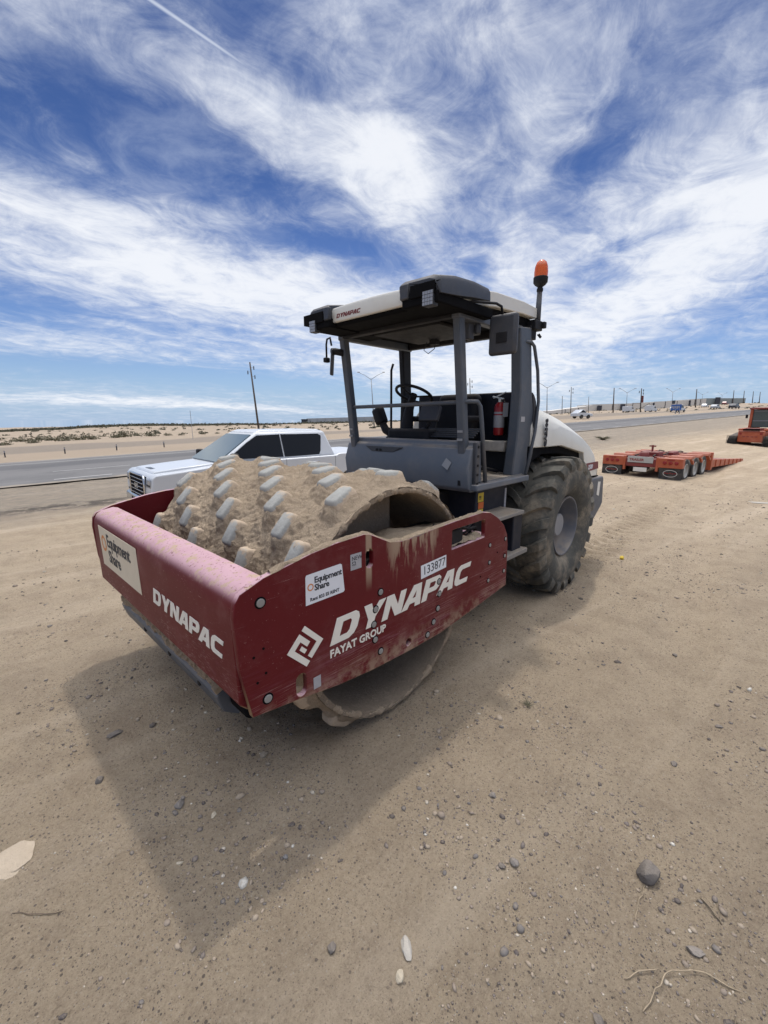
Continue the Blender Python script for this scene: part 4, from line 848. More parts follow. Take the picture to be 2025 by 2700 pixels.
MB().tube([(.0, .03, .37), (.0, .07, .33), (.0, .075, .2)], .008, 7).build('hose', M['dark'], fe, smooth=1)
MB().b2(-.10, -.05, -.04, .04, .02, .30).build('wall_bracket', M['dark'], fe)

# ------------------------------------------------------------------ pickup
def gz(x, y): return float(height(np.array([x]), np.array([y]))[0])
pk = empty('pickup_truck', (-3.79, -6.64, gz(-3.79, -6.64) + .0), R(-4))
tag(pk, 'white crew-cab pickup truck parked behind the roller drum', 'pickup truck')
def arch(cx, r, z0, n=9): return [(cx + r * math.cos(a), z0 + r * math.sin(a)) for a in np.linspace(0, math.pi, n)]
low = [(2.86, .40), (2.95, .55), (2.965, .80), (2.93, 1.06), (2.86, 1.12), (2.4, 1.155), (1.55, 1.235), (1.35, 1.27), (-1.35, 1.29), (-1.42, 1.33), (-2.9, 1.35), (-2.95, 1.2), (-2.95, .5), (-2.3, .42)] + [(p[0], p[1]) for p in arch(-1.80, .47, .42)][::-1] + [(-1.2, .36), (1.4, .36)] + [(p[0], p[1]) for p in arch(1.95, .47, .42)][::-1] + [(2.5, .40)]
# the arches run forward, so give them in the walking order of the outline
low = low[:14] + [(-2.27, .42)] + [(-1.80 - .47 * math.cos(a), .42 + .47 * math.sin(a)) for a in np.linspace(.15, math.pi - .15, 9)] + [(-1.33, .36), (1.48, .36)] + [(1.95 - .47 * math.cos(a), .42 + .47 * math.sin(a)) for a in np.linspace(.15, math.pi - .15, 9)] + [(2.42, .40)]
body = MB().prism(low, 'y', -1.0, 1.0).build('body', M['truck'], pk, bevel=.055, seg=3)
MB().prism([(2.86, 1.10), (2.80, 1.165), (2.3, 1.21), (1.55, 1.265), (1.55, 1.20), (2.6, 1.08)], 'y', -.72, .72).build('hood', M['truck'], pk, bevel=.03, seg=3)
base = [(1.42, .90), (-1.02, .93)]; topp = [(.42, .70), (-.80, .72)]
gh = MB().hexa([(1.62, -.90, 1.25), (-1.38, -.93, 1.27), (-1.38, .93, 1.27), (1.62, .90, 1.25)], [(.66, -.70, 1.885), (-1.16, -.72, 1.90), (-1.16, .72, 1.90), (.66, .70, 1.885)]).build('cab', M['truck'], pk, bevel=.07, seg=4)
MB().hexa([(.70, -.66, 1.87), (-1.14, -.68, 1.885), (-1.14, .68, 1.885), (.70, .66, 1.87)], [(.54, -.60, 1.93), (-1.02, -.62, 1.935), (-1.02, .62, 1.935), (.54, .60, 1.93)]).build('roof', M['truck'], pk, bevel=.03, seg=3)
def side_pt(x, z, s, off):  # on the sloping cab side
    k = (z - 1.26) / .63; y = .915 + (.71 - .915) * k + off; return (x, s * y, z)
for s in (1, -1):
    for pts in ([(1.42, 1.33), (.92, 1.67), (.66, 1.815), (.10, 1.83), (.10, 1.32)], [(.065, 1.32), (.065, 1.83), (-.96, 1.825), (-1.03, 1.78), (-1.18, 1.40), (-1.13, 1.33)]):
        n_ = len(pts); a = [side_pt(x, z, s, .012) for x, z in pts]; b = [side_pt(x, z, s, -.02) for x, z in pts]
        MB().add(a + b, [tuple(range(n_)), tuple(range(2 * n_ - 1, n_ - 1, -1))] + [(i, i + n_, (i + 1) % n_ + n_, (i + 1) % n_) for i in range(n_)]).build('window', M['glass'], pk)
    MB().box((1.32, s * 1.04, 1.36), (.14, .22, .20)).build('door_mirror', M['dark'], pk, bevel=.04, seg=3)
    for x in (1.44, .08, -1.30): MB().b2(x - .004, x + .004, s * 1.0, s * 1.0015, .50, 1.27).build('door_seam', M['dark'], pk)
    for x in (.62, -.42): MB().box((x - .3, s * 1.005, 1.16), (.20, .02, .035)).build('door_handle', M['chrome'], pk, bevel=.01)
    for x in (1.95, -1.80):
        wl = empty('wheel', (x, s * .86, .40)); wl.parent = pk
        MB().lathe([(.25, -.12), (.36, -.13), (.40, -.10), (.405, 0), (.40, .10), (.36, .13), (.25, .12)], 'y', (0, 0, 0), 40, cap=False).build('tyre', M['rubber'], wl, smooth=2)
        MB().lathe([(.255, s * .11), (.24, s * .12), (.22, s * .05), (.06, s * .07), (.01, s * .08)], 'y', (0, 0, 0), 30, cap=False).build('rim', M['chrome'], wl, smooth=2)
MB().hexa([(1.61, -.80, 1.285), (1.57, -.80, 1.265), (1.57, .80, 1.265), (1.61, .80, 1.285)], [(.775, -.66, 1.835), (.72, -.66, 1.80), (.72, .66, 1.80), (.775, .66, 1.835)]).build('windscreen', M['wglass'], pk)
fr = empty('front_end', (2.95, 0, 0)); fr.parent = pk
MB().b2(-.04, .035, -.56, .56, .62, 1.06).build('grille', M['black'], fr, bevel=.02)
gb = MB()
for k, z in enumerate((.68, .76, .84, .92, 1.00)): gb.b2(.03, .05, -.50, .50, z - .008, z + .008)
gb.build('grille_bars', M['chrome'], fr, bevel=.004)
MB().tube([(.03, -.56, .62), (.03, -.59, 1.02), (.02, -.52, 1.075), (.02, .52, 1.075), (.03, .59, 1.02), (.03, .56, .62)], .022, 8).build('grille_surround', M['chrome'], fr, smooth=1)
link('badge', text('GMC', .13, frame((.052, -.14, .80), (0, 1, 0), (0, 0, 1)), off=.004, ext=.004), M['chrome'], fr)
for s in (1, -1):
    MB().b2(-.10, .012, s * .64, s * .97, .86, 1.05).build('headlamp', M['lampc'], fr, bevel=.03, seg=3)
    MB().b2(-.10, .016, s * .68, s * .93, .90, .93).build('headlamp_bar', M['dark'], fr)
    MB().b2(-.10, .010, s * .66, s * .96, .66, .80).build('fog_recess', M['dark'], fr, bevel=.02)
MB().b2(-.12, .07, -.98, .98, .44, .64).build('bumper', M['chrome'], fr, bevel=.05, seg=3)
MB().b2(-.12, .075, -.45, .45, .47, .58).build('bumper_intake', M['black'], fr, bevel=.02)
MB().b2(-.34, -.20, -.20, .20, 1.15, 1.178).build('hood_sticker', M['card'], fr)

# ------------------------------------------------------------------ lowboy trailer
ang = R(175.3); tz = gz(-18, -1.2)
tr = empty('lowboy_trailer', (-15.80, -1.22, tz - .13), ang); tr.scale = (1, 1, .95); tag(tr, 'orange lowboy trailer with three axles standing on the sand behind the roller', 'trailer')
HWd = 1.32
MB().b2(.0, 4.2, -.50, .50, .55, .86).build('centre_frame', M['ord'], tr, bevel=.02)
for s in (1, -1):
    rl = MB().b2(-.02, .25, s * .56, s * HWd, .56, .92).build('rear_panel', M['orp'], tr, bevel=.02)
    lm = 'tail_lamp'
    for k, y in enumerate((.78, .96, 1.14)):
        MB().lathe([(.065, -.022), (.065, -.04), (.05, -.05)], 'x', (0, s * y, .745), 16).build(lm, M['tail'], rl, smooth=2)
    MB().b2(-.03, -.022, s * .84, s * 1.08, .835, .875).build('reflector_strip', M['tail'], rl)
    fl = MB().b2(.02, .04, s * .62, s * HWd, .10, .555).build('mud_flap', M['rubber'], tr)
    ov = lambda a, b: [(s * .97 + a * math.cos(q), .36 + b * math.sin(q)) for q in np.linspace(0, 2 * math.pi, 24, endpoint=False)]
    link('flap_emblem', plate([ov(.22, .13), ov(.205, .115)], .004, frame((.017, 0, 0), (0, -1, 0), (0, 0, 1)) @ Matrix.Scale(-1, 4, (1, 0, 0))), M['white'], fl)
    em = MB()
    for k in range(5): em.box((.017, s * .97 - .16 + k * .08, .375 - .012 * (k % 2)), (.004, .055, .035))
    em.build('flap_letters', M['tail'], fl)
    MB().b2(-.015, .12, s * .50, s * .58, .40, .93).build('rear_post', M['orp'], tr, bevel=.01)
    for x in (1.25, 2.45, 3.65):
        MB().hexa([(x - .28, s * .62, .84), (x + .16, s * .62, .84), (x + .16, s * HWd, .84), (x - .28, s * HWd, .84)], [(x - .22, s * .62, .945), (x + .10, s * .62, .945), (x + .10, s * HWd, .945), (x - .22, s * HWd, .945)]).build('fender_rib', M['orp'], tr, bevel=.015)
        MB().prism([(x - .28, .84), (x - .1, .84), (x + .16, .74), (x + .16, .62), (x + .05, .66), (x - .12, .78)], 'y', s * 1.24, s * HWd).build('fender_bracket', M['orp'], tr, bevel=.01)
    for x in (.72, 1.90, 3.08):
        for y in (.80, 1.14):
            wl = empty('wheel', (x, s * y, .43)); wl.parent = tr
            MB().lathe([(.25, -.11), (.38, -.13), (.425, -.11), (.43, 0), (.425, .11), (.38, .13), (.25, .11)], 'y', (0, 0, 0), 36, cap=False).build('tyre', M['rubber'], wl, smooth=2)
            if y > 1: MB().lathe([(.27, s * .12), (.25, s * .13), (.22, s * .03), (.12, s * .02), (.11, s * .08), (.01, s * .10)], 'y', (0, 0, 0), 28, cap=False).build('rim', M['wrim'], wl, smooth=2)
    MB().b2(4.02, 4.22, s * .60, s * HWd, .20, .95).build('front_gusset', M['orp'], tr, bevel=.02)
    MB().hexa([(4.2, s * 1.12, .30), (10.6, s * 1.12, .10), (10.6, s * HWd, .10), (4.2, s * HWd, .30)], [(4.2, s * 1.12, .66), (10.6, s * 1.12, .30), (10.6, s * HWd, .30), (4.2, s * HWd, .66)]).build('side_beam', M['orp'], tr, bevel=.02)
    for k in range(7): MB().b2(4.7 + k * .85, 4.76 + k * .85, s * (HWd - .01), s * (HWd + .03), .30 - k * .024, .62 - k * .045).build('side_stake', M['orp'], tr)
MB().hexa([(4.1, -1.15, .45), (10.55, -1.15, .16), (10.55, 1.15, .16), (4.1, 1.15, .45)], [(4.1, -1.15, .60), (10.55, -1.15, .26), (10.55, 1.15, .26), (4.1, 1.15, .60)]).build('low_deck', M['ord'], tr, bevel=.01)
for k in range(5): MB().b2(.35 + k * .78, .50 + k * .78, -.62, .62, .88, .93).build('cross_member', M['orp'] if k % 2 else M['ord'], tr, bevel=.01)
for s in (1, -1):
    for k in range(3): MB().tube([(.3 + k * 1.2, s * .30, .95), (.9 + k * 1.2, s * (.25 + .06 * k), 1.0), (1.4 + k * 1.2, s * .34, .94)], .025, 6).build('air_hose', M['rubber'], tr, smooth=1)
    MB().box((2.0, s * .48, .98), (.7, .16, .12)).build('chain_box', M['ord'], tr, bevel=.02)
pl = MB().b2(-.06, -.02, -.42, .42, .70, .93).build('rear_board', M['wrim'], tr, bevel=.006)
link('board_print', text('TRAILER', .13, frame((-.064, .36, .765), (0, -1, 0), (0, 0, 1)), off=.003, ext=.002), M['tail'], pl)
MB().b2(-.05, -.02, -.24, .20, .36, .52).build('license_plate', M['white'], tr, bevel=.004)
MB().b2(-.04, .02, -.42, .42, .55, .68).build('rear_channel', M['ord'], tr, bevel=.01)
MB().box((.9, -.15, .98), (.55, .45, .22)).box((1.6, .3, .95), (.5, .3, .16)).box((2.4, -.35, .96), (.5, .25, .18)).build('hydraulic_gear', M['ord'], tr, bevel=.04)
MB().lathe([(.16, .86), (.16, 1.04), (.13, 1.08)], 'z', (.35, .02, 0), 20).build('king_post', M['ord'], tr, smooth=2)
MB().tube([(.8, -.1, 1.0), (.8, -.1, 1.34)], .035, 8).box((.8, -.1, 1.30), (.05, .22, .05)).build('hitch_lever', M['ord'], tr)
MB().b2(.2, 3.9, .58, .66, .84, .90).b2(.2, 3.9, -.66, -.58, .84, .90).build('deck_rail', M['orp'], tr)

# ------------------------------------------------------------------ tracked loader
ld = empty('track_loader', (-37.6, .8, gz(-37.6, .8)), R(-20)); tag(ld, 'orange compact track loader seen end-on beyond the trailer', 'track loader')
sc_ = 1.28
def S3(o): return o
for s in (1, -1):
    tk = MB().prism([(1.05, .0), (1.25, .22), (1.0, .62), (.1, .85), (-.9, .62), (-1.2, .25), (-1.0, .0)], 'y', s * .78, s * 1.28).build('rubber_track', M['rubber'], ld, bevel=.06, seg=3)
    lg = MB()
    for k in range(9): lg.b2(1.12, 1.29, s * .78, s * 1.28, .04 + k * .07, .07 + k * .07)
    lg.build('track_lugs', M['rubber'], tk)
    MB().lathe([(.17, s * 1.285), (.12, s * 1.31)], 'y', (0, 0, .35), 20).build('track_roller', M['label'], tk, smooth=2)
    MB().hexa([(.9, s * .60, .98), (-1.0, s * .60, 1.1), (-1.0, s * .84, 1.1), (.9, s * .84, .98)], [(.9, s * .60, 1.12), (-1.0, s * .60, 1.24), (-1.0, s * .84, 1.24), (.9, s * .84, 1.12)]).build('lift_arm', M['orp'], ld, bevel=.03)
MB().b2(-1.7, 1.05, -.76, .76, .20, .98).build('chassis', M['orp'], ld, bevel=.05)
MB().b2(1.02, 1.07, -.48, .48, .98, 1.10).build('intake_gap', M['black'], ld)
MB().b2(1.05, 1.075, -.70, .70, .90, .935).build('hood_seam', M['ord'], ld)
cab_ = MB().b2(-1.4, -.2, -.62, .62, 1.2, 2.40).build('cab_window', M['mesh'], ld, bevel=.02)
for x in (-1.4, -.18):
    for s in (1, -1): MB().b2(x - .06, x + .06, s * .60, s * .76, 1.0, 2.45).build('cab_post', M['orp'], ld, bevel=.02)
MB().b2(-1.55, .0, -.80, .80, 2.42, 2.55).build('cab_roof', M['ord'], ld, bevel=.05)
MB().b2(-.185, -.17, -.55, .55, 1.62, 1.67).b2(-.185, -.17, -.55, .55, 2.28, 2.33).build('window_bar', M['cap'], ld)
MB().tube([(-.9, .4, 1.1), (-.9, .4, 1.75)], .06, 8).build('exhaust', M['dark'], ld, smooth=1)
for k in range(4): MB().b2(1.052, 1.068, -.45 + k * .24, -.30 + k * .24, .55, .60).build('vent_slot', M['ord'], ld)
for s in (1, -1): MB().b2(1.05, 1.07, s * .52, s * .66, .72, .84).build('rear_lamp', M['tail'], ld)
MB().b2(-.1, .95, -.40, .40, .98, 1.16).build('engine_lid', M['ord'], ld, bevel=.04)
for s in (1, -1): MB().box((-.08, s * .9, 1.95), (.10, .12, .26)).build('mirror', M['dark'], ld, bevel=.02)

# ------------------------------------------------------------------ poles
def up(x, y, h, k=1.0): return Vector((x + .035 * h * k, y - .053 * h * k, 0))
LG = 'tall double-arm street lamps along the highway'
def lamp(x, y, zt, label):
    z0 = gz(x, y) - .3; h = zt - z0; e = empty('street_lamp', (x, y, z0)); tag(e, label, 'street lamp', LG)
    tip = (.035 * h, -.053 * h, h)
    MB().tube([(0, 0, 0), tip], [.13, .07], 10).build('pole', M['galv'], e, smooth=1)
    for s in (1, -1):
        hd = Vector(tip) + Vector((s * DS[0] * 2.6, s * DS[1] * 2.6, 1.1))
        hd = Vector(tip) + Vector((-.694 * s * 2.5, .72 * s * 2.5, 1.15))
        a_ = MB().tube([Vector(tip) - Vector((0, 0, .25)), (Vector(tip) + hd) / 2, hd], .05, 6).build('lamp_arm', M['galv'], e, smooth=1)
        MB().box(tuple(hd), (.45, .45, .12), (0, 0, R(134))).build('lamp_head', M['label'], e)
lamp(-60.1, -59.7, 10.2, 'double-arm street lamp seen through the roller cab')
lamp(-104, -43, 10.0, 'double-arm street lamp just right of the roller grab rail')
lamp(-153.1, -38.2, 10.8, 'double-arm street lamp between two power poles above the hood')
lamp(-198.6, -34.3, 12.9, 'double-arm street lamp standing behind the blue sign')
lamp(-280.2, -36.2, 15.4, 'small far street lamp right of the blue sign')
lamp(-312.4, -31.6, 16.3, 'smallest far street lamp above the warehouse end')
UG = 'wooden power poles along the highway'
def util(x, y, zt, label, kind=0, lean=1.0, r=.14):
    z0 = gz(x, y) - .4; h = zt - z0; e = empty('power_pole', (x, y, z0)); tag(e, label, 'power pole', UG)
    P_ = lambda k: Vector((.035 * h * k * lean, -.053 * h * k * lean, h * k))
    MB().tube([P_(0), P_(1)], [r, r * .62], 8).build('pole', M['wood'], e, smooth=1)
    a = Vector((-.694, .72, 0))
    if kind >= 1:
        for k, sd in ((.93, 1), (.87, -1), (.81, 1)):
            MB().tube([P_(k), P_(k) + a * sd * .55], .03, 6).build('insulator_arm', M['galv'], e)
            MB().tube([P_(k) + a * sd * .55 - Vector((0, 0, .38)), P_(k) + a * sd * .55 + Vector((0, 0, .22))], .085, 8).build('insulator', M['card'], e, smooth=1)
    if kind >= 2:
        for k in (.66, .58, .50): MB().tube([P_(k) + a * .38 - Vector((0, 0, .4)), P_(k) + a * .38 + Vector((0, 0, .35))], .26, 10).build('transformer', M['rdecal'], e, smooth=2)
        MB().tube([P_(.42) - a * 2.2, P_(.42)], .06, 6).tube([P_(.2) - a * .2, P_(.42) + a * 2.4], .06, 6).build('crossarm', M['wood'], e)
    return e
util(-37.0, -64.9, 11.6, 'tall leaning power pole standing alone behind the pickup truck', 1, 1.25, .19)
util(-92.6, -57.7, 12.3, 'power pole seen through the roller cab above the seat', 1)
util(-148.8, -57.0, 10.2, 'thin bare power pole right of the lamp by the grab rail')
util(-130.5, -47.2, 11.7, 'power pole with side insulators above the cream hood', 1)
util(-186.5, -61.2, 11.6, 'thin bare power pole between the two insulator poles')
util(-139.4, -38.1, 11.4, 'plain dark power pole left of the double-arm lamp above the warehouse', 0, 1, .2)
util(-128.0, -28.2, 10.2, 'power pole carrying three round transformers beside a crossarm', 2, 1, .17)
util(-265.8, -36.7, 17.4, 'thick short power pole above the middle of the warehouse', 0, 1, .3)
util(-329.7, -28.1, 19.5, 'far power pole above the grey end of the warehouse', 0, 1, .25)
util(-346.8, -24.7, 19.9, 'far power pole just past the warehouse end', 0, 1, .25)
util(-363.8, -21.5, 20.2, 'far power pole second from the right edge of the row', 0, 1, .25)
util(-373.5, -18.7, 20.2, 'farthest power pole at the right end of the row', 0, 1, .25)
for i, (x, y) in enumerate([(-.9, -34.0), (-4.0, -33.5), (-7.0, -32.9), (-10.1, -32.4)]):
    e = empty('delineator_post', (x, y, gz(x, y) - .03)); tag(e, ['short road marker post at the left edge of the photo beyond the highway', 'second short road marker post from the left beyond the highway', 'third short road marker post from the left beyond the highway', 'road marker post nearest the pickup windscreen'][i], 'marker post', 'short marker posts along the far road edge')
    MB().b2(-.035, .035, -.03, .03, 0, .45).build('post', M['card'], e, bevel=.008); MB().b2(-.037, .037, -.033, .033, .34, .42).build('reflector', M['label'], e)
e = empty('survey_pole', (-16.6, -42.9, gz(-16.6, -42.9))); tag(e, 'thin upright pole on the sand beyond the highway left of the pickup', 'pole')
MB().tube([(0, 0, 0), (.02, -.03, 2.9)], .022, 6).build('shaft', M['galv'], e)

# ------------------------------------------------------------------ blue sign
x, y = -110.8, -17.3; z0 = gz(x, y) - .3; e = empty('road_sign', (x, y, z0)); tag(e, 'blue signboard with white lettering on a post beside the highway', 'sign')
hz = 4.75 - z0; sg = MB().box((0, 0, hz), (.12, 3.1, 1.25), (0, 0, R(-44) + R(0))).build('sign_board', M['blue'], e, bevel=.02)
fm = frame((x * 0, 0, 0), (0, 0, 1), (0, 1, 0))
nrm = Vector((math.cos(R(-44)), math.sin(R(-44)), 0)); tx = Vector((-nrm.y, nrm.x, 0)).normalized()
if nrm.x < 0: nrm = -nrm
o_ = Vector((0, 0, hz)) + nrm * .065
fm = frame(tuple(o_), tuple(Vector((0, 0, 1)).cross(nrm)), (0, 0, 1))
pb = []
for k in range(5): pb.append(plate([[(-1.3 + k * .52, -.1 - .2 * (k % 2)), (-.95 + k * .52, -.1 - .2 * (k % 2)), (-.95 + k * .52, .30), (-1.3 + k * .52, .30)]], .01, fm))
link('sign_letters', joinme(pb), M['label'], sg)
MB().tube([(0, 0, 0), (0, 0, hz)], .09, 8).tube([tuple(tx * 1.2), tuple(tx * 1.2 + Vector((0, 0, hz)))], .09, 8).build('sign_post', M['galv'], e)
MB().box(tuple(Vector((0, 0, hz + 1.15)) - tx * 1.0), (.1, .9, .75), (0, 0, R(-44))).build('small_board', M['card'], e)

# ------------------------------------------------------------------ warehouse
wp = [(-324.3, -134.5, 9.2, 'wall1'), (-345.2, -112.8, 13.1, 'wall1'), (-345.2, -112.8, 13.9, 'wall1'), (-377.4, -79.5, 15.1, 'wall1'), (-377.3, -79.5, 15.9, 'wall1'), (-395.9, -60.3, 17.0, 'wall1'), (-395.8, -60.3, 17.6, 'wall1'), (-404.7, -51.1, 18.1, 'wall1'), (-404.7, -51.2, 18.4, 'wall2'), (-425.3, -29.8, 18.5, 'wall2')]
wh = empty('warehouse', (-370, -86, 0)); tag(wh, 'long low pale warehouse on the rise at the right skyline', 'warehouse')
off = Vector((-370, -86, 0)); bk = Vector((FW[0], FW[1], 0)) * 26
for i in range(0, 10, 2):
    a, b = wp[i], wp[i + 1]; A = Vector(a[:2] + (0,)) - off; B = Vector(b[:2] + (0,)) - off; zb = min(gz(a[0], a[1]), gz(b[0], b[1])) - 3
    q = lambda z1, z2: [A + Vector((0, 0, z1)), B + Vector((0, 0, z2)), B + bk + Vector((0, 0, z2)), A + bk + Vector((0, 0, z1))]
    w_ = MB().hexa(q(zb, zb), q(a[2], b[2])).build('wall', M[a[3]], wh)
    if i < 9:
        nrm = (B - A).cross(Vector((0, 0, 1))).normalized(); nrm = nrm if nrm.dot(-bk) > 0 else -nrm
        for k in (.33, .66):
            c_ = A.lerp(B, k) + nrm * .08; MB().tube([c_ + Vector((0, 0, zb)), c_ + Vector((0, 0, a[2] + (b[2] - a[2]) * k - .2))], .22, 4).build('panel_joint', M['wdark'], w_)
for (x, y, zt) in [(-347.7, -108.8, 13.2), (-359.8, -96.2, 14.2), (-375.8, -79.6, 15.3), (-394.5, -60.2, 17.0), (-408.9, -45.3, 19.2)]:
    wv = 3.2 if x not in (-375.8, -394.5) else .9
    MB().box(tuple(Vector((x, y, zt - 3.2)) - off - Vector((FW[0], FW[1], 0)) * .9), (1.0, wv, 6.0), (0, 0, YAW)).build('loading_door', M['wdark'], wh)
e = empty('storage_shed', (-190, -223, gz(-190, -223))); tag(e, 'long white low building on the skyline behind the front cab post', 'building')
zb = gz(-190, -223)
MB().hexa([(16.3, -17.1, -4), (-16.4, 16.8, -4), (-22, 11, -4), (10, -23, -4)], [(16.3, -17.1, 3.3 - zb), (-16.4, 16.8, 4.6 - zb), (-22, 11, 4.6 - zb), (10, -23, 3.3 - zb)]).build('wall', M['cars'], e)
for k in range(9): MB().tube([Vector((15 - k * 3.7, -15.4 + k * 3.85, -3)), Vector((15 - k * 3.7, -15.4 + k * 3.85, 3.2 + k * .15 - zb))], .18, 4).build('wall_bay', M['label'], e)
e = empty('dark_hut', (-169.8, -236.9, gz(-169.8, -236.9) - .5)); tag(e, 'small dark hut left of the long white building on the skyline', 'hut')
MB().b2(-1.5, 1.5, -1.5, 1.5, 0, 3.4).build('wall', M['wdark'], e); MB().b2(-1.8, 1.8, -1.8, 1.8, 3.4, 3.6).build('roof', M['card'], e)

# ------------------------------------------------------------------ far vehicles
def car(x, y, rz, col, label, L_=4.6, H_=1.5, name='parked_car', cat='car', box=False):
    e = empty(name, (x, y, gz(x, y) + .07), rz); tag(e, label, cat, 'vehicles far off by the highway'); h = L_ / 2
    if box: prof_ = [(h, .4), (h, 1.1), (h - .9, 1.25), (h - 1.5, H_ * .9), (h - 1.6, H_), (-h, H_), (-h, .4)]
    else: prof_ = [(h, .35), (h, .75), (h - .3, .85), (h - 1.2, .95), (h - 1.9, H_), (-h + 1.0, H_), (-h + .3, 1.0), (-h, .9), (-h, .35)]
    MB().prism(prof_, 'y', -.88, .88).build('body', M[col], e, bevel=.08)
    for s in (1, -1):
        g_ = [(h - 1.35, 1.0), (h - 1.95, H_ - .1), (-h + 1.05, H_ - .1), (-h + .6, 1.0)] if not box else [(h - 1.0, 1.25), (h - 1.5, H_ - .25), (h - 2.3, H_ - .25), (h - 2.3, 1.25)]
        MB().prism(g_, 'y', s * .86, s * .895).build('window', M['glass'], e)
        for xx in (h - .9, -h + .9): MB().lathe([(.33, s * .72), (.33, s * .92)], 'y', (xx, 0, .33), 16).build('wheel', M['rubber'], e)
car(-75.8, -24.7, R(150), 'truck', 'white utility buggy on the sand just above the cream hood', 3.2, 1.5)
car(-122.9, -19.1, R(172), 'truck', 'white pickup standing just under the blue sign', 5.2, 1.7)
car(-150.7, -30.9, R(172), 'truck', 'white van between the transformer pole and the blue sign', 5.0, 2.0, 'parked_van', 'van', True)
car(-150.2, -36.9, R(172), 'truck', 'white flat truck left of the transformer pole', 5, 1.9, 'parked_van', 'van', True)
car(-247.1, -30.3, R(172), 'truck', 'white car near the warehouse loading corner', 4.8, 1.6)
car(-290.3, -27.6, R(172), 'carr', 'dark red car far up the highway', 4.8, 1.6)
car(-187.1, -19.4, R(172), 'cars', 'silver car driving on the highway right of the blue sign', 4.8, 1.5)
car(-166.1, -12.4, R(172), 'card', 'dark car on the highway left of the track loader', 4.8, 1.5)

# ------------------------------------------------------------------ plants
def clump(n, r, h, rs, leaf=.06):
    c = rs.normal(size=(n, 3)); c /= np.linalg.norm(c, axis=1)[:, None]; rad = rs.random(n) ** .4
    c = c * rad[:, None] * [r, r, h]; c[:, 2] = np.abs(c[:, 2]) + .02
    c *= (1 + .35 * np.sin(np.arctan2(c[:, 1], c[:, 0]) * 3 + rs.random() * 6))[:, None]
    a = rs.normal(size=(n, 3)); a /= np.linalg.norm(a, axis=1)[:, None]; b = np.cross(a, rs.normal(size=(n, 3))); b /= np.linalg.norm(b, axis=1)[:, None]
    s = leaf * (.5 + rs.random((n, 1)))
    return np.stack([c - a * s - b * s * .6, c + a * s - b * s * .6, c + a * s + b * s * .6, c - a * s + b * s * .6], 1).reshape(-1, 3)
bush = [(-2.8, -58.6), (-5.7, -61.4), (-9.0, -72.4), (-10.6, -63.5), (-8.7, -61.1), (-11.7, -62.4), (-14.7, -63.6), (-20.7, -68.9), (-29.4, -80.0), (-38.6, -92.0), (-16.1, -65.0), (-11.9, -76.5), (-8.2, -76.1), (-5.8, -72.8), (-23.7, -85.9), (-20.7, -96.3), (-27.7, -81.7), (-43.2, -94.6), (-6.2, -84), (-16, -88)]
bm_ = []
for k in range(3):
    v_ = clump(260, .85, .62, rng, .07); me = npmesh('leaves', v_, np.arange(len(v_)).reshape(-1, 4), 4); me.materials.append(M['green']); bm_.append(me)
bush.sort(key=lambda p: ((p[0] - CAM.x) * RT[0] + (p[1] - CAM.y) * RT[1]) / ((p[0] - CAM.x) * FW[0] + (p[1] - CAM.y) * FW[1]))
LB = ['low grey-green desert bush on the pale sand slope, %s from the left of the row' % k for k in 'first,second,third,fourth,fifth,sixth,seventh,eighth,ninth,tenth,eleventh,twelfth,thirteenth,fourteenth,fifteenth,sixteenth,seventeenth,eighteenth,nineteenth,twentieth'.split(',')]
for i, (x, y) in enumerate(bush):
    e = empty('desert_bush', (x, y, gz(x, y)), random.random() * 6); tag(e, LB[i], 'bush', 'desert bushes on the sand slope'); s = random.uniform(.7, 1.35)
    e.scale = (s * random.uniform(.9, 1.5), s, s * random.uniform(.7, 1.1))
    o_ = bpy.data.objects.new('leaves', bm_[i % 3]); COL.objects.link(o_); o_.parent = e
vv = []
def scatter(n, u0, u1, d0, d1, rr, nl, tmin=60):
    for _ in range(n):
        u = rng.uniform(u0, u1); d = rng.uniform(d0, d1); x = CAM.x + u * d * RT[0] + d * FW[0]; y = CAM.y + u * d * RT[1] + d * FW[1]
        if (x - CAM.x) * DT[0] + (y - CAM.y) * DT[1] < tmin: continue
        c = clump(nl, rr * rng.uniform(.6, 1.5), rr * rng.uniform(.5, 1.0), rng, .28 if d > 240 else .15); c += [x, y, gz(x, y) - .1]; vv.append(c)
scatter(2600, -1.05, .05, 266, 300, 1.35, 22); scatter(170, -1.05, .1, 140, 262, .9, 40); scatter(140, .1, 1.0, 262, 284, .6, 18, 45); scatter(80, -1.05, 0, 85, 150, .5, 40); scatter(160, .2, .95, 110, 250, .5, 16, 36)
v_ = np.concatenate(vv); tag(link('desert_scrub', npmesh('desert_scrub', v_, np.arange(len(v_)).reshape(-1, 4), 4), M['scrub']), kind='stuff')
def weed(x, y, r, h, n, label, m='green', leaf=.006):
    e = empty('weed', (x, y, gz(x, y) - .005)); tag(e, label, 'weed'); mb = MB()
    for k in range(n):
        a = random.uniform(0, 6.28); q = random.uniform(.3, 1); hx = h * random.uniform(.5, 1.1)
        mb.tube([(0, 0, 0), (r * .4 * q * math.cos(a), r * .4 * q * math.sin(a), hx * .6), (r * q * math.cos(a + .3), r * q * math.sin(a + .3), hx)], [leaf * .5, leaf * .45, leaf * .1], 4)
    mb.build('blades', M[m], e); return e
weed(-.72, 1.70, .07, .035, 26, 'small green weed sprig in the sand beyond the drum', 'green', .005)
weed(-20.5, -8.0, .45, .14, 90, 'low grey-green weed on the sand just beyond the trailer', 'green', .02)
weed(-31, -7.2, .7, .25, 90, 'low weed on the sand left of the track loader', 'green', .03)

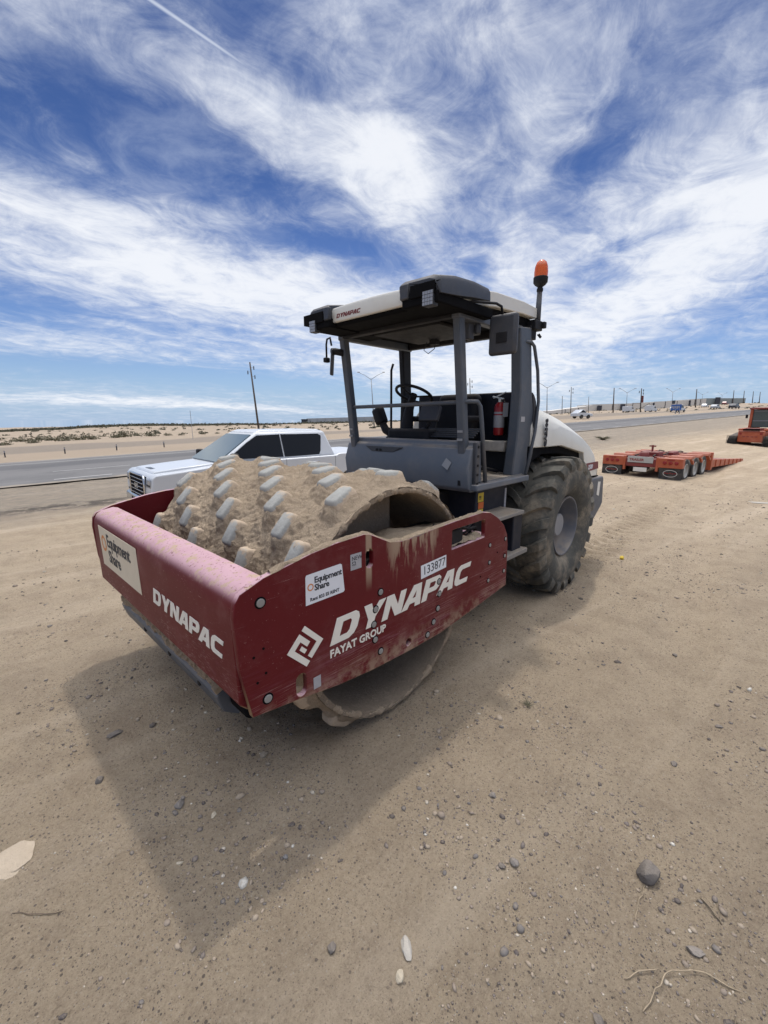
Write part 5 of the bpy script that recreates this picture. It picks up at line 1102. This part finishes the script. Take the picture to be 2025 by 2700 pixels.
# ------------------------------------------------------------------ stones
ico = bmesh.new(); bmesh.ops.create_icosphere(ico, subdivisions=1, radius=1); IV = np.array([v.co[:] for v in ico.verts]); IF = np.array([[v.index for v in f.verts] for f in ico.faces]); ico.free()
ico = bmesh.new(); bmesh.ops.create_icosphere(ico, subdivisions=3, radius=1); JV = np.array([v.co[:] for v in ico.verts]); JF = np.array([[v.index for v in f.verts] for f in ico.faces]); ico.free()
def stone_mat():
    m = bpy.data.materials.new('mixed_pebbles'); m.use_nodes = True; t = m.node_tree; b = t.nodes['Principled BSDF']; g = N(t, 'ShaderNodeNewGeometry')
    cr = N(t, 'ShaderNodeValToRGB'); L(t, g.outputs['Random Per Island'], cr.inputs[0]); e = cr.color_ramp; e.interpolation = 'CONSTANT'
    cols = [(0, (.10, .085, .08)), (.16, (.17, .145, .13)), (.34, (.25, .205, .165)), (.60, (.33, .27, .205)), (.82, (.165, .15, .14)), (.92, (.48, .42, .34)), (.985, (.55, .52, .46))]
    e.elements[0].color = (*cols[0][1], 1); e.elements[1].position = cols[1][0]; e.elements[1].color = (*cols[1][1], 1)
    for p_, c_ in cols[2:]: el = e.elements.new(p_); el.color = (*c_, 1)
    sp = N(t, 'ShaderNodeSeparateXYZ'); L(t, g.outputs['Normal'], sp.inputs[0])
    nz = NOISE(t, g.outputs['Position'], 90, 4)
    L(t, MIX(t, MATH(t, 'MULTIPLY', SS(t, nz, .4, .7), .5), cr.outputs[0], (.31, .25, .185)), b.inputs['Base Color']); b.inputs['Roughness'].default_value = .9; b.inputs['Specular IOR Level'].default_value = .2
    return m
SM = stone_mat()
def pebbles(n, x0, x1, y0, y1, r0, rmax, pw, thr):
    x = rng.uniform(x0, x1, n * 3); y = rng.uniform(y0, y1, n * 3); d = fbm(x / .55, y / .55, 3, 21) + rng.normal(0, .12, n * 3) + .35 * fbm(x / 2.5, y / 2.5, 2, 23)
    k = np.where(d > thr)[0][:n]; x, y = x[k], y[k]; n = len(x)
    r = np.minimum(r0 / np.maximum(rng.random(n), .002) ** pw, rmax)
    sx = rng.uniform(.7, 1.4, (n, 3)) * [1, 1, .6]; a = rng.uniform(0, 6.28, n)
    V = IV[None] * (1 + rng.uniform(-.28, .28, (n, len(IV), 1))) * sx[:, None, :] * r[:, None, None]
    ca, sa = np.cos(a)[:, None], np.sin(a)[:, None]; X_ = V[..., 0] * ca - V[..., 1] * sa; Y_ = V[..., 0] * sa + V[..., 1] * ca
    z = height(x, y)
    V = np.stack([X_ + x[:, None], Y_ + y[:, None], V[..., 2] + (z + r * .12)[:, None]], -1)
    return V.reshape(-1, 3), (IF[None] + (np.arange(n) * len(IV))[:, None, None]).reshape(-1, 3)
A = pebbles(20000, -1.2, 2.9, -1.0, 3.6, .0019, .012, .36, -.10); B = pebbles(15000, -6, 2.9, -2.5, 5.0, .0030, .014, .36, .0); C_ = pebbles(5000, -16, 3, -6, 9, .008, .024, .34, .0)
Vp = np.concatenate([A[0], B[0], C_[0]]); Fp = np.concatenate([A[1], B[1] + len(A[0]), C_[1] + len(A[0]) + len(B[0])])
tag(link('gravel', npmesh('gravel', Vp, Fp, 3), SM), kind='stuff')
for nm, c_ in (('rock_dark', (.135, .12, .11)), ('rock_grey', (.21, .19, .175)), ('rock_tan', (.30, .25, .19)), ('rock_cream', (.52, .45, .34)), ('rock_white', (.48, .45, .40)), ('rock_blue', (.20, .20, .205)), ('rock_slab', (.47, .385, .29))):
    M[nm] = mat(nm, c_, .9, var=.22, vs=30, dust=.35, side=.12, bump=.8, bs=70, dustc=(.36, .29, .215))
def rock(x, y, r, m, label, sq=(1, 1, .7), seed=0, jag=.35, name='rock', cat='rock', sink=.25):
    n_ = JV * (1 + jag * (fbm(JV[:, 0] * 1.6 + seed * 3.1 + 5, JV[:, 1] * 1.6 + JV[:, 2] * 1.9 + 7, 4, seed + 30))[:, None] * 1.3)
    # facet by snapping to a few planes
    rs = np.random.default_rng(seed + 50)
    for _ in range(9):
        p_ = rs.normal(size=3); p_ /= np.linalg.norm(p_); dd = n_ @ p_; lim = rs.uniform(.62, .9); n_ = n_ - np.maximum(dd - lim, 0)[:, None] * p_ * .9
    r = r * .86; v_ = n_ * np.array(sq) * r; a = seed * 1.7; v_ = np.stack([v_[:, 0] * math.cos(a) - v_[:, 1] * math.sin(a), v_[:, 0] * math.sin(a) + v_[:, 1] * math.cos(a), v_[:, 2]], 1)
    o_ = link(name, npmesh(name, v_, JF, 3), M[m]); o_.location = (x, y, gz(x, y) + r * sq[2] * (1 - sink * 2) * .8); tag(o_, label, cat, None)
    me = o_.data; me.polygons.foreach_set('use_smooth', [True] * len(me.polygons)); me.set_sharp_from_angle(angle=R(22)); return o_
rock(-.008, 2.598, .056, 'rock_dark', 'largest grey rock on the sand at the right', (1, .95, .9), 6, .22, sink=.15)
rock(1.009, 2.049, .022, 'rock_cream', 'smooth cream pebble near the bottom of the photo', (1.1, .85, .7), 4, .12)
rock(.931, 2.012, .040, 'rock_white', 'crumpled white chunk above the cream pebble', (.62, 1.0, .45), 7, .5)
rock(1.93, .50, .12, 'rock_slab', 'flat pale stone slab at the left edge of the photo', (1.0, .8, .14), 9, .5, sink=.2)
rock(1.372, -.05, .036, 'rock_dark', 'dark angular stone in the shadow left of the roller', (1.4, .7, .6), 11, .5)
rock(.814, .783, .028, 'rock_tan', 'tan lump in the shadow below the drum', (1, .9, .8), 12)
rock(.83, .87, .018, 'rock_tan', 'smaller tan lump just below the other one in the shadow', (1, .9, .8), 13)
rock(1.292, .778, .028, 'rock_grey', 'grey-tan stone in the middle of the shadow', (1, 1, .8), 14)
rock(1.262, .745, .016, 'rock_grey', 'small stone touching the grey-tan one in the shadow', (1, 1, .8), 15)
rock(1.127, 1.815, .020, 'rock_dark', 'dark rounded stone below the shadow tip', (1.1, 1, .8), 16)
rock(1.059, 1.397, .014, 'rock_blue', 'small bluish stone near the shadow edge', (1.2, 1, .8), 17)
rock(1.535, .28, .030, 'rock_dark', 'round dark clod at the left edge of the shadow', (1, 1, .7), 18)
rock(1.19, .95, .018, 'rock_cream', 'small cream chip lying in the shadow', (1.3, .8, .5), 19)
rock(1.40, 1.07, .016, 'rock_cream', 'flat cream chip low in the shadow', (1.3, .6, .4), 20)
rock(.35, 2.15, .024, 'rock_grey', 'grey stone left of the largest rock', (1.1, 1, .8), 21)
rock(.40, 2.12, .019, 'rock_dark', 'dark stone touching the grey stone on the right sand', (1.1, 1, .8), 22)
rock(.10, 1.90, .022, 'rock_grey', 'grey stone near the right end of the shadow edge', (1.1, 1, .8), 23)
rock(-.30, 3.02, .026, 'rock_dark', 'dark rounded stone at the bottom right corner', (1.2, 1, .8), 24)
rock(-.11, 3.03, .022, 'rock_white', 'whitish stone at the bottom right corner', (1.1, 1, .8), 25)
rock(.62, 2.60, .020, 'rock_dark', 'dark pebble at the bottom edge right of centre', (1.1, 1, .9), 26)
rock(.18, 2.80, .030, 'rock_grey', 'half buried grey stone by the curved root', (1.4, .8, .5), 27)
for i, (x, y) in enumerate([(-.85, 2.55), (-1.4, 2.7), (-2.3, 2.3)]): rock(x, y, .022, 'rock_dark', ['dark stone right of the shadow edge, nearest of three', 'middle dark stone in the line on the right sand', 'farthest dark stone in the line on the right sand'][i], (1.3, 1, .6), 30 + i)
def twig(pts, r, m, label, name='twig', cat='twig'):
    r *= .6; pp = [pts[0]]
    for a, b in zip(pts[:-1], pts[1:]):
        for q in (.33, .66, 1.0): pp.append(tuple(a[i] + (b[i] - a[i]) * q + (random.uniform(-.004, .004) if q < 1 and i < 2 else 0) for i in range(3)))
    pts = pp; P_ = [Vector((x, y, gz(x, y) + r * .6 + k)) for (x, y, k) in pts]; o_ = MB().tube(P_, [r] * (len(P_) - 1) + [r * .3], 6).build(name, M[m], None, smooth=1); tag(o_, label, cat); return o_
twig([(-.358, 2.532, .0), (-.32, 2.555, .006), (-.271, 2.584, .004), (-.21, 2.619, 0)], .003, 'twig', 'short straw stem above the largest rock')
twig([(.03, 2.60, .0), (.07, 2.604, .008), (.14, 2.60, .004), (.221, 2.606, 0)], .0028, 'twig', 'straw stem lying below the largest rock')
twig([(.446, 2.632, 0), (.40, 2.66, .01), (.33, 2.715, .012)], .004, 'twig', 'forked straw beside the curved root')
twig([(.50, 2.70, 0), (.43, 2.715, .012), (.36, 2.73, .018), (.307, 2.748, .018), (.242, 2.835, .010), (.214, 2.936, 0)], .004, 'twig', 'long curved dry root at the bottom right')
twig([(.0, 2.86, 0), (-.03, 2.82, .008), (-.06, 2.78, 0)], .005, 'darktwig', 'dark short root right of the curved one')
twig([(1.95, .78, 0), (1.88, .86, .006), (1.80, .93, 0)], .003, 'darktwig', 'thin dark twig on the lit sand at lower left')
twig([(.78, 1.95, 0), (.75, 1.93, .003), (.73, 1.91, 0)], .003, 'twig', 'tiny straw chip near the bottom centre')
y_ = MB().box((0, 0, .02), (.06, .05, .04), (.3, .4, .2)).build('yellow_scrap', M['yellow'], None, bevel=.012); y_.location = (-4.78, 1.203, gz(-4.78, 1.2)); tag(y_, 'small yellow scrap on the tyre tracks beside the roller', 'scrap')
w_ = rock(-12.2, 2.3, .22, 'rock_white', 'thin pale strip of litter at the right edge of the photo', (2.2, .35, .12), 40, .5, 'litter', 'litter', .1)
